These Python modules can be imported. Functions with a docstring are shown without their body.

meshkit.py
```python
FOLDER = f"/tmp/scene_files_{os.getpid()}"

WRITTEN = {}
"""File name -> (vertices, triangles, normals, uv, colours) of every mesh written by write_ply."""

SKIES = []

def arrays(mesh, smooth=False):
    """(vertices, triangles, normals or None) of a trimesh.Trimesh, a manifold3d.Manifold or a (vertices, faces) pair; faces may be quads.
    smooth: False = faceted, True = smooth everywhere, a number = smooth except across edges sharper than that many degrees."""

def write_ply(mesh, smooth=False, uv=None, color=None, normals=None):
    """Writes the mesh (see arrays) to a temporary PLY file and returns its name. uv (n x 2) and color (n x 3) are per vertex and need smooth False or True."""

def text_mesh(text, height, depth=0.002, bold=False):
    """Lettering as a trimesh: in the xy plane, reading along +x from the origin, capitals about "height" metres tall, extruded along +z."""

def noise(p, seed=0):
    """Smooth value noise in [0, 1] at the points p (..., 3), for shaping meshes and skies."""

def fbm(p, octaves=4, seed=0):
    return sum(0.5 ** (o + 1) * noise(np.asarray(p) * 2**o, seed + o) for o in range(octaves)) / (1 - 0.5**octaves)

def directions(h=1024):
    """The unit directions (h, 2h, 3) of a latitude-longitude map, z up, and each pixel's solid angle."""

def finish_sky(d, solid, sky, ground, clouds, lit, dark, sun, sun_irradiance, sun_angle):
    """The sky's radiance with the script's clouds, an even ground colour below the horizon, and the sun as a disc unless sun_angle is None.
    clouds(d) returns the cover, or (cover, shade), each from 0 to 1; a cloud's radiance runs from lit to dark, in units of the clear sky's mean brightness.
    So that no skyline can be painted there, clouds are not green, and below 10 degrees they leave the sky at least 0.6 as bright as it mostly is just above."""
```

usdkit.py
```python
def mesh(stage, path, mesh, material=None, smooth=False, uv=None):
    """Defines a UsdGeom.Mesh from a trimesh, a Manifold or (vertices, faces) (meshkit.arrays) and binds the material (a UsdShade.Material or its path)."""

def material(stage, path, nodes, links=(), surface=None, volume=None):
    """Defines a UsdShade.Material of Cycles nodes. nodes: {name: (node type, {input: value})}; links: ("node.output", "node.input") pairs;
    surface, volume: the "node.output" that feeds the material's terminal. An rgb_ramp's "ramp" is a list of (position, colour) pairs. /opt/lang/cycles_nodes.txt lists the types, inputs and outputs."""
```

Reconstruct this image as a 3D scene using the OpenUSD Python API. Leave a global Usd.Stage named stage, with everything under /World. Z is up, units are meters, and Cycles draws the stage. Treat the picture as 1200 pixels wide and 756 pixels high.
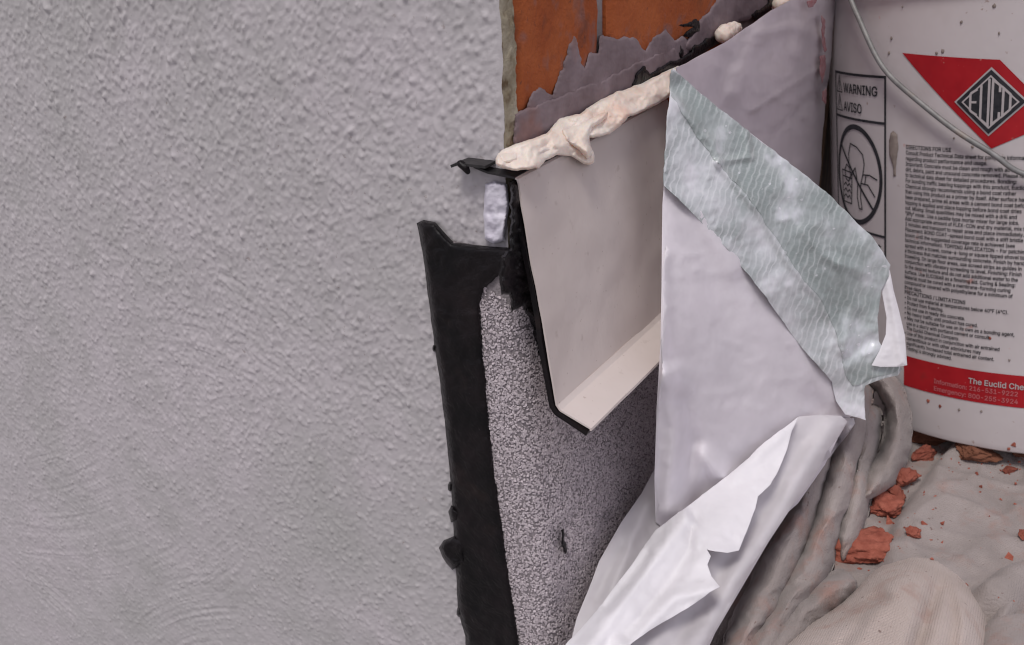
import math, numpy as np, trimesh, usdkit, meshkit
import manifold3d as m3
from meshkit import fbm, noise
from pxr import Usd, UsdGeom, UsdLux, UsdShade, Gf, Sdf, Vt
from scipy.ndimage import gaussian_filter, map_coordinates
from scipy.interpolate import RBFInterpolator
from scipy.spatial import Delaunay
import shapely
from shapely.geometry import Polygon, LineString, Point, box as sbox
from shapely import affinity
from shapely.ops import unary_union

stage = Usd.Stage.CreateInMemory()
UsdGeom.SetStageUpAxis(stage, 'Z'); UsdGeom.SetStageMetersPerUnit(stage, 1.0)
stage.SetDefaultPrim(UsdGeom.Xform.Define(stage, '/World').GetPrim())
rng = np.random.default_rng(7)

# ------------------------------------------------------------------ camera
PITCH, ROLL, WALL_AZ = np.radians([25.466, -1.926, 32.382])
FPX, CAM_H = 1200.0, 0.37                     # focal length in photograph pixels, eye height over the deck
EXPOSURE = 0.22
C = np.array([0, 0, CAM_H])
F = np.array([0, math.cos(PITCH), -math.sin(PITCH)])
R0 = np.array([1.0, 0, 0]); U0 = np.cross(R0, F)
R = math.cos(ROLL) * R0 + math.sin(ROLL) * U0
U = -math.sin(ROLL) * R0 + math.cos(ROLL) * U0
cam = UsdGeom.Camera.Define(stage, '/World/camera')
mt = Gf.Matrix4d(*[float(x) for row in (list(R) + [0], list(U) + [0], list(-F) + [0], list(C) + [1]) for x in row])
cam.AddTransformOp().Set(mt)
cam.CreateHorizontalApertureAttr(36.0); cam.CreateVerticalApertureAttr(36.0 * 645 / 1024)
cam.CreateFocalLengthAttr(36.0 * FPX / 1200)
cam.CreateFStopAttr(20.0); cam.CreateFocusDistanceAttr(0.46)
cam.CreateClippingRangeAttr((0.02, 1000.0))
cam.CreateExposureAttr(EXPOSURE)

# ------------------------------------------------------------------ sky and sun (overcast)
SUN = np.array([-0.20, -0.42, 0.88]); SUN /= np.linalg.norm(SUN)
SKY_STRENGTH, SUN_INT = 0.080, 0.40
elev, rot = math.asin(SUN[2]), math.atan2(SUN[0], SUN[1])
sky_m = usdkit.material(stage, '/World/Looks/overcast_sky', {
    'tc': ('texture_coordinate', {}),
    's': ('sky_texture', {'sky_type': 'single_scattering', 'sun_disc': False, 'sun_elevation': elev, 'sun_rotation': rot}),
    'n': ('noise_texture', {'scale': 2.2, 'detail': 5.0, 'roughness': 0.55}),
    'r': ('rgb_ramp', {'ramp': [(0.0, (0.8, 0.8, 0.8)), (1.0, (1, 1, 1))]}),
    'c': ('rgb_ramp', {'ramp': [(0.3, (6.1, 5.8, 6.6)), (0.7, (7.8, 7.4, 8.35))]}),
    'm': ('mix_color', {'blend_type': 'mix', 'use_clamp': False}),
    'b': ('background_shader', {'strength': SKY_STRENGTH})},
    [('tc.generated', 'n.vector'), ('n.fac', 'r.fac'), ('n.fac', 'c.fac'), ('r.color', 'm.fac'), ('s.color', 'm.a'), ('c.color', 'm.b'), ('m.result', 'b.color')],
    surface='b.background')
dome = UsdLux.DomeLight.Define(stage, '/World/sky')
UsdShade.MaterialBindingAPI.Apply(dome.GetPrim()).Bind(sky_m)
dome.GetPrim().SetCustomDataByKey('kind', 'structure')
sun = UsdLux.DistantLight.Define(stage, '/World/sun')
sun.CreateIntensityAttr(SUN_INT); sun.CreateAngleAttr(16.0); sun.CreateNormalizeAttr(True)
sun.CreateColorAttr(Gf.Vec3f(1.0, 0.96, 0.92))
zz = SUN; xx = np.cross([0, 0, 1.0], zz); xx /= np.linalg.norm(xx); yy = np.cross(zz, xx)
sun.AddTransformOp().Set(Gf.Matrix4d(*[float(x) for row in (list(xx) + [0], list(yy) + [0], list(zz) + [0], [0, 0, 5, 1]) for x in row]))

# ------------------------------------------------------------------ helpers
used = {}
def numbered(path):
    k = used.get(path, 0); used[path] = k + 1
    return path if k == 0 else f'{path}_{k:03d}'
def tag(p, label=None, cat=None, group=None, kind=None):
    p = p.GetPrim() if hasattr(p, 'GetPrim') else p
    for k, v in (('label', label), ('category', cat), ('group', group), ('kind', kind)):
        if v: p.SetCustomDataByKey(k, v)
    return p
def thing(name, label, cat, group=None, loc=(0, 0, 0)):
    x = UsdGeom.Xform.Define(stage, numbered('/World/' + name))
    x.AddTranslateOp().Set(Gf.Vec3d(*map(float, loc)))
    x.loc = np.array(loc, float)
    tag(x, label, cat, group); return x
LOC = {}
def obj(name, mesh, mat, parent=None, smooth=30, uv=None, label=None, kind=None):
    base = str(parent.GetPath()) if parent is not None else '/World'
    path = numbered(base + '/' + name)
    loc = LOC.get('/'.join(path.split('/')[:3]), None)
    v, f = (np.array(mesh.vertices), np.array(mesh.faces)) if hasattr(mesh, 'vertices') else meshkit.arrays(mesh)[:2]
    if loc is not None: v = v - loc
    m = usdkit.mesh(stage, path, trimesh.Trimesh(v, f, process=False), mat, smooth=smooth, uv=uv)
    tag(m, label, None, None, kind)
    return m
def placed(name, label, cat, loc, group=None):
    x = thing(name, label, cat, group, loc); LOC[str(x.GetPath())] = np.array(loc, float); return x

def ray(x, y): return F + R * (x - 600.0) / FPX + U * (378.0 - y) / FPX
def rays(p): p = np.asarray(p, float); return F + R * ((p[:, 0:1] - 600) / FPX) + U * ((378 - p[:, 1:2]) / FPX)
uB = np.array([math.sin(WALL_AZ), math.cos(WALL_AZ), 0]); nB = np.array([math.cos(WALL_AZ), -math.sin(WALL_AZ), 0])
K = C + ray(592, 190) * 0.40; K[2] = 0
def W(a, b, z):                                   # wall coordinates (along, outward, up) to world
    a, b, z = np.broadcast_arrays(a, b, z); return K + a[..., None] * uB + b[..., None] * nB + z[..., None] * np.array([0, 0, 1.0])
def AB(p): q = np.asarray(p) - K; return q @ uB, q @ nB, np.asarray(p)[..., 2]
def on(x, y, n, d): v = ray(x, y); return C + v * ((d - n @ (C - K)) / (n @ v))
def onB(x, y, b=0): return on(x, y, nB, b)
def onA(x, y, a=0): return on(x, y, uB, a)
WB = lambda tm: trimesh.Trimesh(W(tm.vertices[:, 0], tm.vertices[:, 1], tm.vertices[:, 2]), tm.faces, process=False)   # orientation fixed below
def from_abz(tm):
    m = WB(tm)
    # (uB, nB, z) is left-handed when uB x nB points down
    if np.cross(uB, nB)[2] < 0: m = trimesh.Trimesh(m.vertices, m.faces[:, ::-1], process=False)
    return m
def boxabz(a0, a1, b0, b1, z0, z1):
    m = trimesh.creation.box((a1 - a0, b1 - b0, z1 - z0)); m.apply_translation(((a0 + a1) / 2, (b0 + b1) / 2, (z0 + z1) / 2)); return m
def grid_faces(nr, nc):
    i, j = np.meshgrid(np.arange(nr - 1), np.arange(nc - 1), indexing='ij'); q = i * nc + j; q = q.ravel()
    return np.vstack([np.c_[q, q + 1, q + nc + 1], np.c_[q, q + nc + 1, q + nc]])
def face_to(m, d):                                # make the mean normal point along d
    if (m.face_normals * m.area_faces[:, None]).sum(0) @ np.asarray(d) < 0: m = trimesh.Trimesh(m.vertices, m.faces[:, ::-1], process=False)
    return m
def vnormals(v, f):
    n = np.zeros_like(v); fn = np.cross(v[f[:, 1]] - v[f[:, 0]], v[f[:, 2]] - v[f[:, 0]])
    for k in range(3): np.add.at(n, f[:, k], fn)
    return n / np.maximum(np.linalg.norm(n, axis=1, keepdims=True), 1e-12)
def solid(v, f, th):                              # a sheet with thickness
    n = vnormals(v, f); N = len(v)
    e = np.sort(np.vstack([f[:, [0, 1]], f[:, [1, 2]], f[:, [2, 0]]]), 1); u, cnt = np.unique(e, axis=0, return_counts=True)
    be = set(map(tuple, u[cnt == 1])); side = []
    for a, b in np.vstack([f[:, [0, 1]], f[:, [1, 2]], f[:, [2, 0]]]):
        if (min(a, b), max(a, b)) in be: side += [(b, a, a + N), (b, a + N, b + N)]
    return np.vstack([v, v - n * th]), np.vstack([f, f[:, ::-1] + N, np.array(side, int)])
def densify(o, step): return np.array(Polygon(o).segmentize(step).exterior.coords)[:-1]
def ragged(o, step, amp, scale, seed):
    p = densify(o, step); q = np.c_[p / scale, np.full(len(p), seed * 3.7)]
    return p + amp * 2 * np.c_[fbm(q, 3, seed) - 0.5, fbm(q + 31.7, 3, seed + 9) - 0.5]
def fill(o, step):                                # triangulate an outline with inner points
    pg = Polygon(o).buffer(0); b = np.array(o)
    x0, y0, x1, y1 = pg.bounds
    gx, gy = np.meshgrid(np.arange(x0, x1, step), np.arange(y0, y1, step * 0.87)); gx = gx + (np.arange(gx.shape[0]) % 2)[:, None] * step / 2
    q = np.c_[gx.ravel(), gy.ravel()]; inner = pg.buffer(-step * 0.55)
    q = q[shapely.contains_xy(inner, q[:, 0], q[:, 1])] if not inner.is_empty else q[:0]
    p = np.vstack([b, q]); t = Delaunay(p).simplices; c = p[t].mean(1)
    return p, t[shapely.contains_xy(pg, c[:, 0], c[:, 1])]
def seg_dist(p, line):
    best = np.full(len(p), 1e9); line = np.asarray(line, float)
    for a, b in zip(line[:-1], line[1:]):
        d = b - a; t = np.clip(((p - a) @ d) / (d @ d), 0, 1); best = np.minimum(best, np.linalg.norm(p - a - t[:, None] * d, axis=1))
    return best
def drape(outline, ctrl, step=4, creases=(), th=0.0003, wrinkle=0.0, wscale=40, seed=0, smoothing=0.0, crinkle=0.0007):
    """A sheet spanned through points in space: each control is a sight line and how far along it the sheet lies."""
    p, t = fill(outline, step); ctrl = np.array(ctrl, float)
    d = RBFInterpolator(ctrl[:, :2] / 100, ctrl[:, 2], kernel='thin_plate_spline', smoothing=smoothing)(p / 100)
    for line, amp, w in creases: d = d - amp * np.exp(-(seg_dist(p, line) / w) ** 2)
    v = C + rays(p) * d[:, None]
    m = trimesh.Trimesh(v, t, process=False)
    if m.face_normals.mean(0) @ F > 0: t = t[:, ::-1]
    if wrinkle:
        q = np.c_[p / wscale, np.full(len(p), seed * 5.1)]
        v = v + vnormals(v, t) * (wrinkle * 2 * (fbm(q, 4, seed) - 0.5))[:, None]
    if crinkle:                                   # sharp little creases
        q = np.c_[p / (wscale * 0.55), np.full(len(p), seed * 2.3 + 7)]; cn = np.abs(fbm(q, 2, seed + 40) - 0.5) + 0.5 * np.abs(fbm(q * 2.3, 2, seed + 41) - 0.5)
        v = v + vnormals(v, t) * (crinkle * np.exp(-(cn / 0.05)))[:, None]
    v2, t2 = solid(v, t, th)
    return trimesh.Trimesh(v2, t2, process=False), np.vstack([p, p])
def flatpatch(outline, place, step, h0, bump=0.0, bscale=8, seed=0, edge=6):
    """A layer lying on a surface: place(p, h) lifts outline points to height h over it; it thins at its edge."""
    p, t = fill(outline, step); pg = Polygon(outline).buffer(0)
    d = shapely.distance(pg.exterior, shapely.points(p)); k = np.clip(d / edge, 0, 1); k = np.sqrt(1 - (1 - k) ** 2)
    h = h0 * (0.0 + k) + bump * k * 2 * (fbm(np.c_[p / bscale, np.full(len(p), seed)], 4, seed) - 0.35)
    v = place(p, h); vb = place(p, np.full(len(p), -0.0015))
    if trimesh.Trimesh(v, t, process=False).face_normals.mean(0) @ F > 0: t = t[:, ::-1]
    N = len(p); return trimesh.Trimesh(np.vstack([v, vb]), np.vstack([t, t[:, ::-1] + N]), process=False)
def lumps(spec, edge=0.0012, amp=0.0008, scale=250, seed=0, iters=10):
    """One smooth lumpy body from overlapping balls (point, radius), consecutive ones bridged."""
    parts = []
    S = [m3.Manifold.sphere(r, 20).translate(tuple(map(float, p))) for p, r in spec]
    for k in range(len(S)): parts.append(m3.Manifold.batch_hull([S[k], S[k + 1]]) if k + 1 < len(S) else S[k])
    m = m3.Manifold.batch_boolean(parts, m3.OpType.Add).refine_to_length(edge)
    v, f, _ = meshkit.arrays(m); tm = trimesh.Trimesh(v, f, process=True)
    trimesh.smoothing.filter_taubin(tm, iterations=iters)
    v = np.array(tm.vertices); v = v + vnormals(v, tm.faces) * (amp * 2 * (fbm(v * scale, 4, seed) - 0.5))[:, None]
    return trimesh.Trimesh(v, tm.faces, process=False)
def tube(pts, r, sides=10, sub=12):
    pts = np.array(pts, float); n = len(pts); tt = np.linspace(0, n - 1, (n - 1) * sub + 1)
    from scipy.interpolate import CubicSpline
    p = CubicSpline(np.arange(n), pts)(tt); tg = np.gradient(p, axis=0); tg /= np.linalg.norm(tg, axis=1, keepdims=True)
    up = np.array([0, 0, 1.0]); a = np.cross(tg, up); a /= np.linalg.norm(a, axis=1, keepdims=True); b = np.cross(tg, a)
    ang = np.arange(sides) / sides * 2 * np.pi
    v = p[:, None] + r * (np.cos(ang)[None, :, None] * a[:, None] + np.sin(ang)[None, :, None] * b[:, None])
    L = len(p); f = []
    for i in range(L - 1):
        for j in range(sides):
            k = (j + 1) % sides; f += [(i * sides + j, i * sides + k, (i + 1) * sides + k), (i * sides + j, (i + 1) * sides + k, (i + 1) * sides + j)]
    tm = trimesh.Trimesh(v.reshape(-1, 3), f, process=False); 
    if tm.volume < 0: tm = trimesh.Trimesh(tm.vertices, tm.faces[:, ::-1], process=False)
    return tm

# ------------------------------------------------------------------ materials
def mat(name, c1, c2=None, scale=30, detail=4, rough=0.8, bump=0.0, bscale=600, bdetail=4, stretch=None, ramp=(0.35, 0.65), spots=None, spec=0.3, extra=None, rand=0.0, sheen=0.0):
    c2 = c2 or c1
    n = {'tc': ('texture_coordinate', {}), 'map': ('mapping', {'mapping_type': 'point', 'scale': stretch or (1, 1, 1)}),
         'n': ('noise_texture', {'scale': scale, 'detail': detail, 'roughness': 0.6}),
         'r': ('rgb_ramp', {'ramp': [(ramp[0], c1), (ramp[1], c2)]}),
         'p': ('principled_bsdf', {'roughness': rough, 'specular_ior_level': spec, 'sheen_weight': sheen, **(extra or {})})}
    l = [('tc.object', 'map.vector'), ('map.vector', 'n.vector'), ('n.fac', 'r.fac')]
    col = 'r.color'
    for i, (sc, lo, hi, color, amount) in enumerate(spots or []):
        n[f'sn{i}'] = ('noise_texture', {'scale': sc, 'detail': 3.0, 'roughness': 0.6}); n[f'sr{i}'] = ('rgb_ramp', {'ramp': [(lo, (0, 0, 0)), (hi, (amount,) * 3)]})
        n[f'sm{i}'] = ('mix_color', {'blend_type': 'mix', 'b': color})
        l += [('map.vector', f'sn{i}.vector'), (f'sn{i}.fac', f'sr{i}.fac'), (f'sr{i}.color', f'sm{i}.fac'), (col, f'sm{i}.a')]; col = f'sm{i}.result'
    if rand:
        n['oi'] = ('object_info', {}); n['mr'] = ('map_range', {'from_min': 0, 'from_max': 1, 'to_min': 1 - rand, 'to_max': 1 + rand})
        n['hv'] = ('hsv', {'hue': 0.5, 'saturation': 1.0, 'fac': 1.0}); l += [('oi.random', 'mr.value'), ('mr.result', 'hv.value'), (col, 'hv.color')]; col = 'hv.color'
    l.append((col, 'p.base_color'))
    if bump:
        n['bn'] = ('noise_texture', {'scale': bscale, 'detail': bdetail, 'roughness': 0.65}); n['b'] = ('bump', {'strength': 1.0, 'distance': bump})
        l += [('tc.object', 'bn.vector'), ('bn.fac', 'b.height'), ('b.normal', 'p.normal')]
    return usdkit.material(stage, '/World/Looks/' + name, n, l, surface='p.BSDF')
M = {}
M['stucco'] = mat('stucco', (0.435, 0.42, 0.415), (0.50, 0.467, 0.478), scale=5, rough=0.95, bump=0.00022, bscale=1700, spec=0.15,
                  spots=[(14, 0.50, 0.72, (0.37, 0.365, 0.35), 0.45), (9, 0.52, 0.75, (0.54, 0.49, 0.515), 0.5), (60, 0.45, 0.75, (0.34, 0.33, 0.32), 0.35), (330, 0.66, 0.76, (0.22, 0.17, 0.15), 0.5)])
M['stucco_edge'] = mat('stucco_edge', (0.24, 0.20, 0.13), (0.40, 0.36, 0.27), scale=120, rough=0.95, bump=0.001, bscale=400, spots=[(90, 0.5, 0.62, (0.10, 0.055, 0.025), 0.8)])
M['brick'] = mat('brick_clay', (0.32, 0.074, 0.020), (0.41, 0.110, 0.032), scale=40, rough=0.9, bump=0.0009, bscale=420, rand=0.12, 
                 spots=[(48, 0.54, 0.66, (0.20, 0.14, 0.14), 0.55), (260, 0.66, 0.74, (0.10, 0.04, 0.03), 0.6), (55, 0.56, 0.70, (0.17, 0.055, 0.03), 0.7)])
M['mortar'] = mat('mortar', (0.22, 0.19, 0.185), (0.33, 0.29, 0.29), scale=60, rough=0.95, bump=0.0008, bscale=500)
M['smear'] = mat('mortar_smear', (0.17, 0.125, 0.13), (0.25, 0.195, 0.205), scale=45, rough=0.9, bump=0.0004, bscale=350, spots=[(28, 0.55, 0.72, (0.30, 0.10, 0.04), 0.45)])
M['foam'] = mat('sealant_foam', (0.76, 0.62, 0.53), (0.82, 0.71, 0.63), scale=40, rough=0.7, bump=0.00025, bscale=380, spots=[(60, 0.50, 0.68, (0.66, 0.43, 0.33), 0.6), (420, 0.70, 0.76, (0.45, 0.28, 0.20), 0.4)],
                extra={'subsurface_weight': 0.15, 'subsurface_scale': 0.002})
M['metal'] = mat('painted_metal', (0.57, 0.50, 0.465), (0.62, 0.55, 0.515), scale=14, rough=0.45, bump=0.00015, bscale=120, bdetail=5, spec=0.4,
                 spots=[(24, 0.50, 0.68, (0.50, 0.435, 0.405), 0.3), (75, 0.60, 0.72, (0.62, 0.56, 0.52), 0.3), (420, 0.68, 0.74, (0.30, 0.22, 0.18), 0.5), (110, 0.66, 0.74, (0.34, 0.27, 0.23), 0.35)])
M['metal_dark'] = mat('dark_coated_metal', (0.018, 0.017, 0.018), (0.045, 0.042, 0.042), scale=90, rough=0.5, bump=0.0003, bscale=300)
M['bitumen'] = mat('bitumen', (0.004, 0.0035, 0.004), (0.011, 0.008, 0.009), scale=60, rough=0.38, bump=0.0011, bscale=170, spec=0.2,
                   spots=[(700, 0.74, 0.80, (0.35, 0.33, 0.36), 0.6), (35, 0.58, 0.75, (0.03, 0.02, 0.018), 0.5)])
M['membrane'] = mat('membrane_base', (0.23, 0.205, 0.21), (0.31, 0.275, 0.285), scale=700, rough=0.9, bump=0.0006, bscale=900)
M['granule'] = mat('mineral_granule', (0.42, 0.37, 0.385), (0.53, 0.475, 0.49), scale=300, rough=0.8, rand=0.20)
M['white_seal'] = mat('white_sealant', (0.60, 0.57, 0.64), (0.74, 0.72, 0.78), scale=130, rough=0.6, bump=0.0006, bscale=300)
M['concrete'] = mat('concrete', (0.20, 0.19, 0.19), (0.30, 0.29, 0.28), scale=9, rough=0.95, bump=0.001, bscale=200)
M['wood'] = mat('brown_board', (0.09, 0.055, 0.04), (0.15, 0.09, 0.065), scale=30, rough=0.85, stretch=(8, 8, 1), bump=0.0005, bscale=200)
M['pail'] = mat('pail_plastic', (0.51, 0.47, 0.47), (0.58, 0.54, 0.54), scale=12, rough=0.38, bump=0.00012, bscale=120, bdetail=3, spec=0.45,
                spots=[(190, 0.70, 0.76, (0.30, 0.20, 0.16), 0.75), (75, 0.69, 0.74, (0.52, 0.20, 0.15), 0.6), (22, 0.54, 0.75, (0.42, 0.36, 0.34), 0.5)])
M['print_black'] = mat('black_print', (0.016, 0.018, 0.022), (0.035, 0.035, 0.04), scale=300, rough=0.45)
M['print_red'] = mat('red_print', (0.33, 0.008, 0.014), (0.40, 0.012, 0.018), scale=60, rough=0.4, spots=[(240, 0.69, 0.74, (0.50, 0.30, 0.25), 0.6), (60, 0.62, 0.74, (0.24, 0.02, 0.02), 0.6)])
M['print_white'] = mat('white_print', (0.42, 0.39, 0.39), rough=0.4)
M['print_pink'] = mat('faded_pink_print', (0.46, 0.13, 0.14), rough=0.4)
M['wire'] = mat('galvanised_wire', (0.20, 0.20, 0.195), (0.30, 0.30, 0.295), scale=120, rough=0.6, extra={'metallic': 0.4}, spots=[(60, 0.58, 0.72, (0.28, 0.20, 0.15), 0.6)])
M['drip'] = mat('dried_drip', (0.20, 0.165, 0.145), (0.27, 0.225, 0.20), scale=200, rough=0.7)
M['frag'] = mat('broken_brick', (0.25, 0.068, 0.045), (0.37, 0.120, 0.082), scale=150, rough=0.95, bump=0.0012, bscale=500, rand=0.22, spots=[(60, 0.58, 0.74, (0.24, 0.07, 0.045), 0.6)])
M['frag_brown'] = mat('brown_brick', (0.15, 0.06, 0.035), (0.24, 0.10, 0.06), scale=120, rough=0.95, bump=0.0012, bscale=500)

M['chalk'] = mat('red_chalk', (0.34, 0.13, 0.14), (0.42, 0.26, 0.27), scale=300, rough=0.95)

def cloth_mat(name, c1, c2, weave=0.12):
    n = {'tc': ('texture_coordinate', {}), 'n': ('noise_texture', {'scale': 22.0, 'detail': 5.0, 'roughness': 0.6}), 'r': ('rgb_ramp', {'ramp': [(0.35, c1), (0.65, c2)]}),
         'd': ('noise_texture', {'scale': 34.0, 'detail': 4.0, 'roughness': 0.65}), 'dr': ('rgb_ramp', {'ramp': [(0.54, (0, 0, 0)), (0.72, (0.55,) * 3)]}), 'dm': ('mix_color', {'blend_type': 'mix', 'b': (0.34, 0.17, 0.125)}),
         's': ('noise_texture', {'scale': 330.0, 'detail': 2.0, 'roughness': 0.5}), 'sr': ('rgb_ramp', {'ramp': [(0.70, (0, 0, 0)), (0.75, (0.7,) * 3)]}), 'sm': ('mix_color', {'blend_type': 'mix', 'b': (0.14, 0.085, 0.07)}),
         'm1': ('mapping', {'mapping_type': 'point', 'rotation': (0, 0, 0.5)}),
         'w1': ('wave_texture', {'wave_type': 'bands', 'bands_direction': 'x', 'scale': 270.0, 'distortion': 1.2, 'detail': 2.0, 'detail_scale': 3.0}),
         'w2': ('wave_texture', {'wave_type': 'bands', 'bands_direction': 'y', 'scale': 270.0, 'distortion': 1.2, 'detail': 2.0, 'detail_scale': 3.0}),
         'wa': ('math', {'math_type': 'add'}), 'ws': ('math', {'math_type': 'multiply', 'value2': weave}), 'wf': ('noise_texture', {'scale': 900.0, 'detail': 3.0}), 'wb': ('math', {'math_type': 'add'}),
         'b': ('bump', {'strength': 1.0, 'distance': 0.0006}), 'p': ('principled_bsdf', {'roughness': 0.95, 'specular_ior_level': 0.1, 'sheen_weight': 0.15})}
    l = [('tc.object', 'n.vector'), ('tc.object', 'd.vector'), ('tc.object', 's.vector'), ('n.fac', 'r.fac'), ('d.fac', 'dr.fac'), ('dr.color', 'dm.fac'), ('r.color', 'dm.a'),
         ('s.fac', 'sr.fac'), ('sr.color', 'sm.fac'), ('dm.result', 'sm.a'), ('sm.result', 'p.base_color'), ('tc.object', 'm1.vector'), ('m1.vector', 'w1.vector'), ('m1.vector', 'w2.vector'),
         ('w1.fac', 'wa.value1'), ('w2.fac', 'wa.value2'), ('tc.object', 'wf.vector'), ('wa.value', 'ws.value1'), ('ws.value', 'wb.value1'), ('wf.fac', 'wb.value2'), ('wb.value', 'b.height'), ('b.normal', 'p.normal')]
    return usdkit.material(stage, '/World/Looks/' + name, n, l, surface='p.BSDF')
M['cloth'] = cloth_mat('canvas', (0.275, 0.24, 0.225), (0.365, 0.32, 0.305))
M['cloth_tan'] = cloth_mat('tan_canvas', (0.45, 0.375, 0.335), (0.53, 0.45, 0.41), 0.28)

def poly_mat(name, col, trans, clear, rough=0.35):
    n = {'tc': ('texture_coordinate', {}), 'n': ('noise_texture', {'scale': 45.0, 'detail': 5.0, 'roughness': 0.6}), 'r': ('rgb_ramp', {'ramp': [(0.3, tuple(c * 0.90 for c in col)), (0.7, col)]}),
         'bn': ('noise_texture', {'scale': 160.0, 'detail': 5.0, 'roughness': 0.65}), 'b': ('bump', {'strength': 0.5, 'distance': 0.0005}),
         'p': ('principled_bsdf', {'roughness': rough, 'specular_ior_level': 0.28}), 't': ('translucent_bsdf', {}), 'm': ('mix_closure', {'fac': trans}),
         'c': ('transparent_bsdf', {'color': (0.95, 0.94, 0.95)}), 'm2': ('mix_closure', {'fac': clear})}
    l = [('tc.object', 'n.vector'), ('n.fac', 'r.fac'), ('r.color', 'p.base_color'), ('r.color', 't.color'), ('tc.object', 'bn.vector'), ('bn.fac', 'b.height'), ('b.normal', 'p.normal'),
         ('p.BSDF', 'm.closure1'), ('t.BSDF', 'm.closure2'), ('m.closure', 'm2.closure1'), ('c.BSDF', 'm2.closure2')]
    return usdkit.material(stage, '/World/Looks/' + name, n, l, surface='m2.closure')
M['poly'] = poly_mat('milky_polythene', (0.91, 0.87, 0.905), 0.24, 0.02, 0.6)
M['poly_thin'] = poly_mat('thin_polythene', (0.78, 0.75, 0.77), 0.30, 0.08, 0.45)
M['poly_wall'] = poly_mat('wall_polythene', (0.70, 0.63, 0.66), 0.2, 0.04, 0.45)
M['poly_bright'] = poly_mat('white_polythene', (0.90, 0.88, 0.90), 0.18, 0.0, 0.45)
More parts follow.
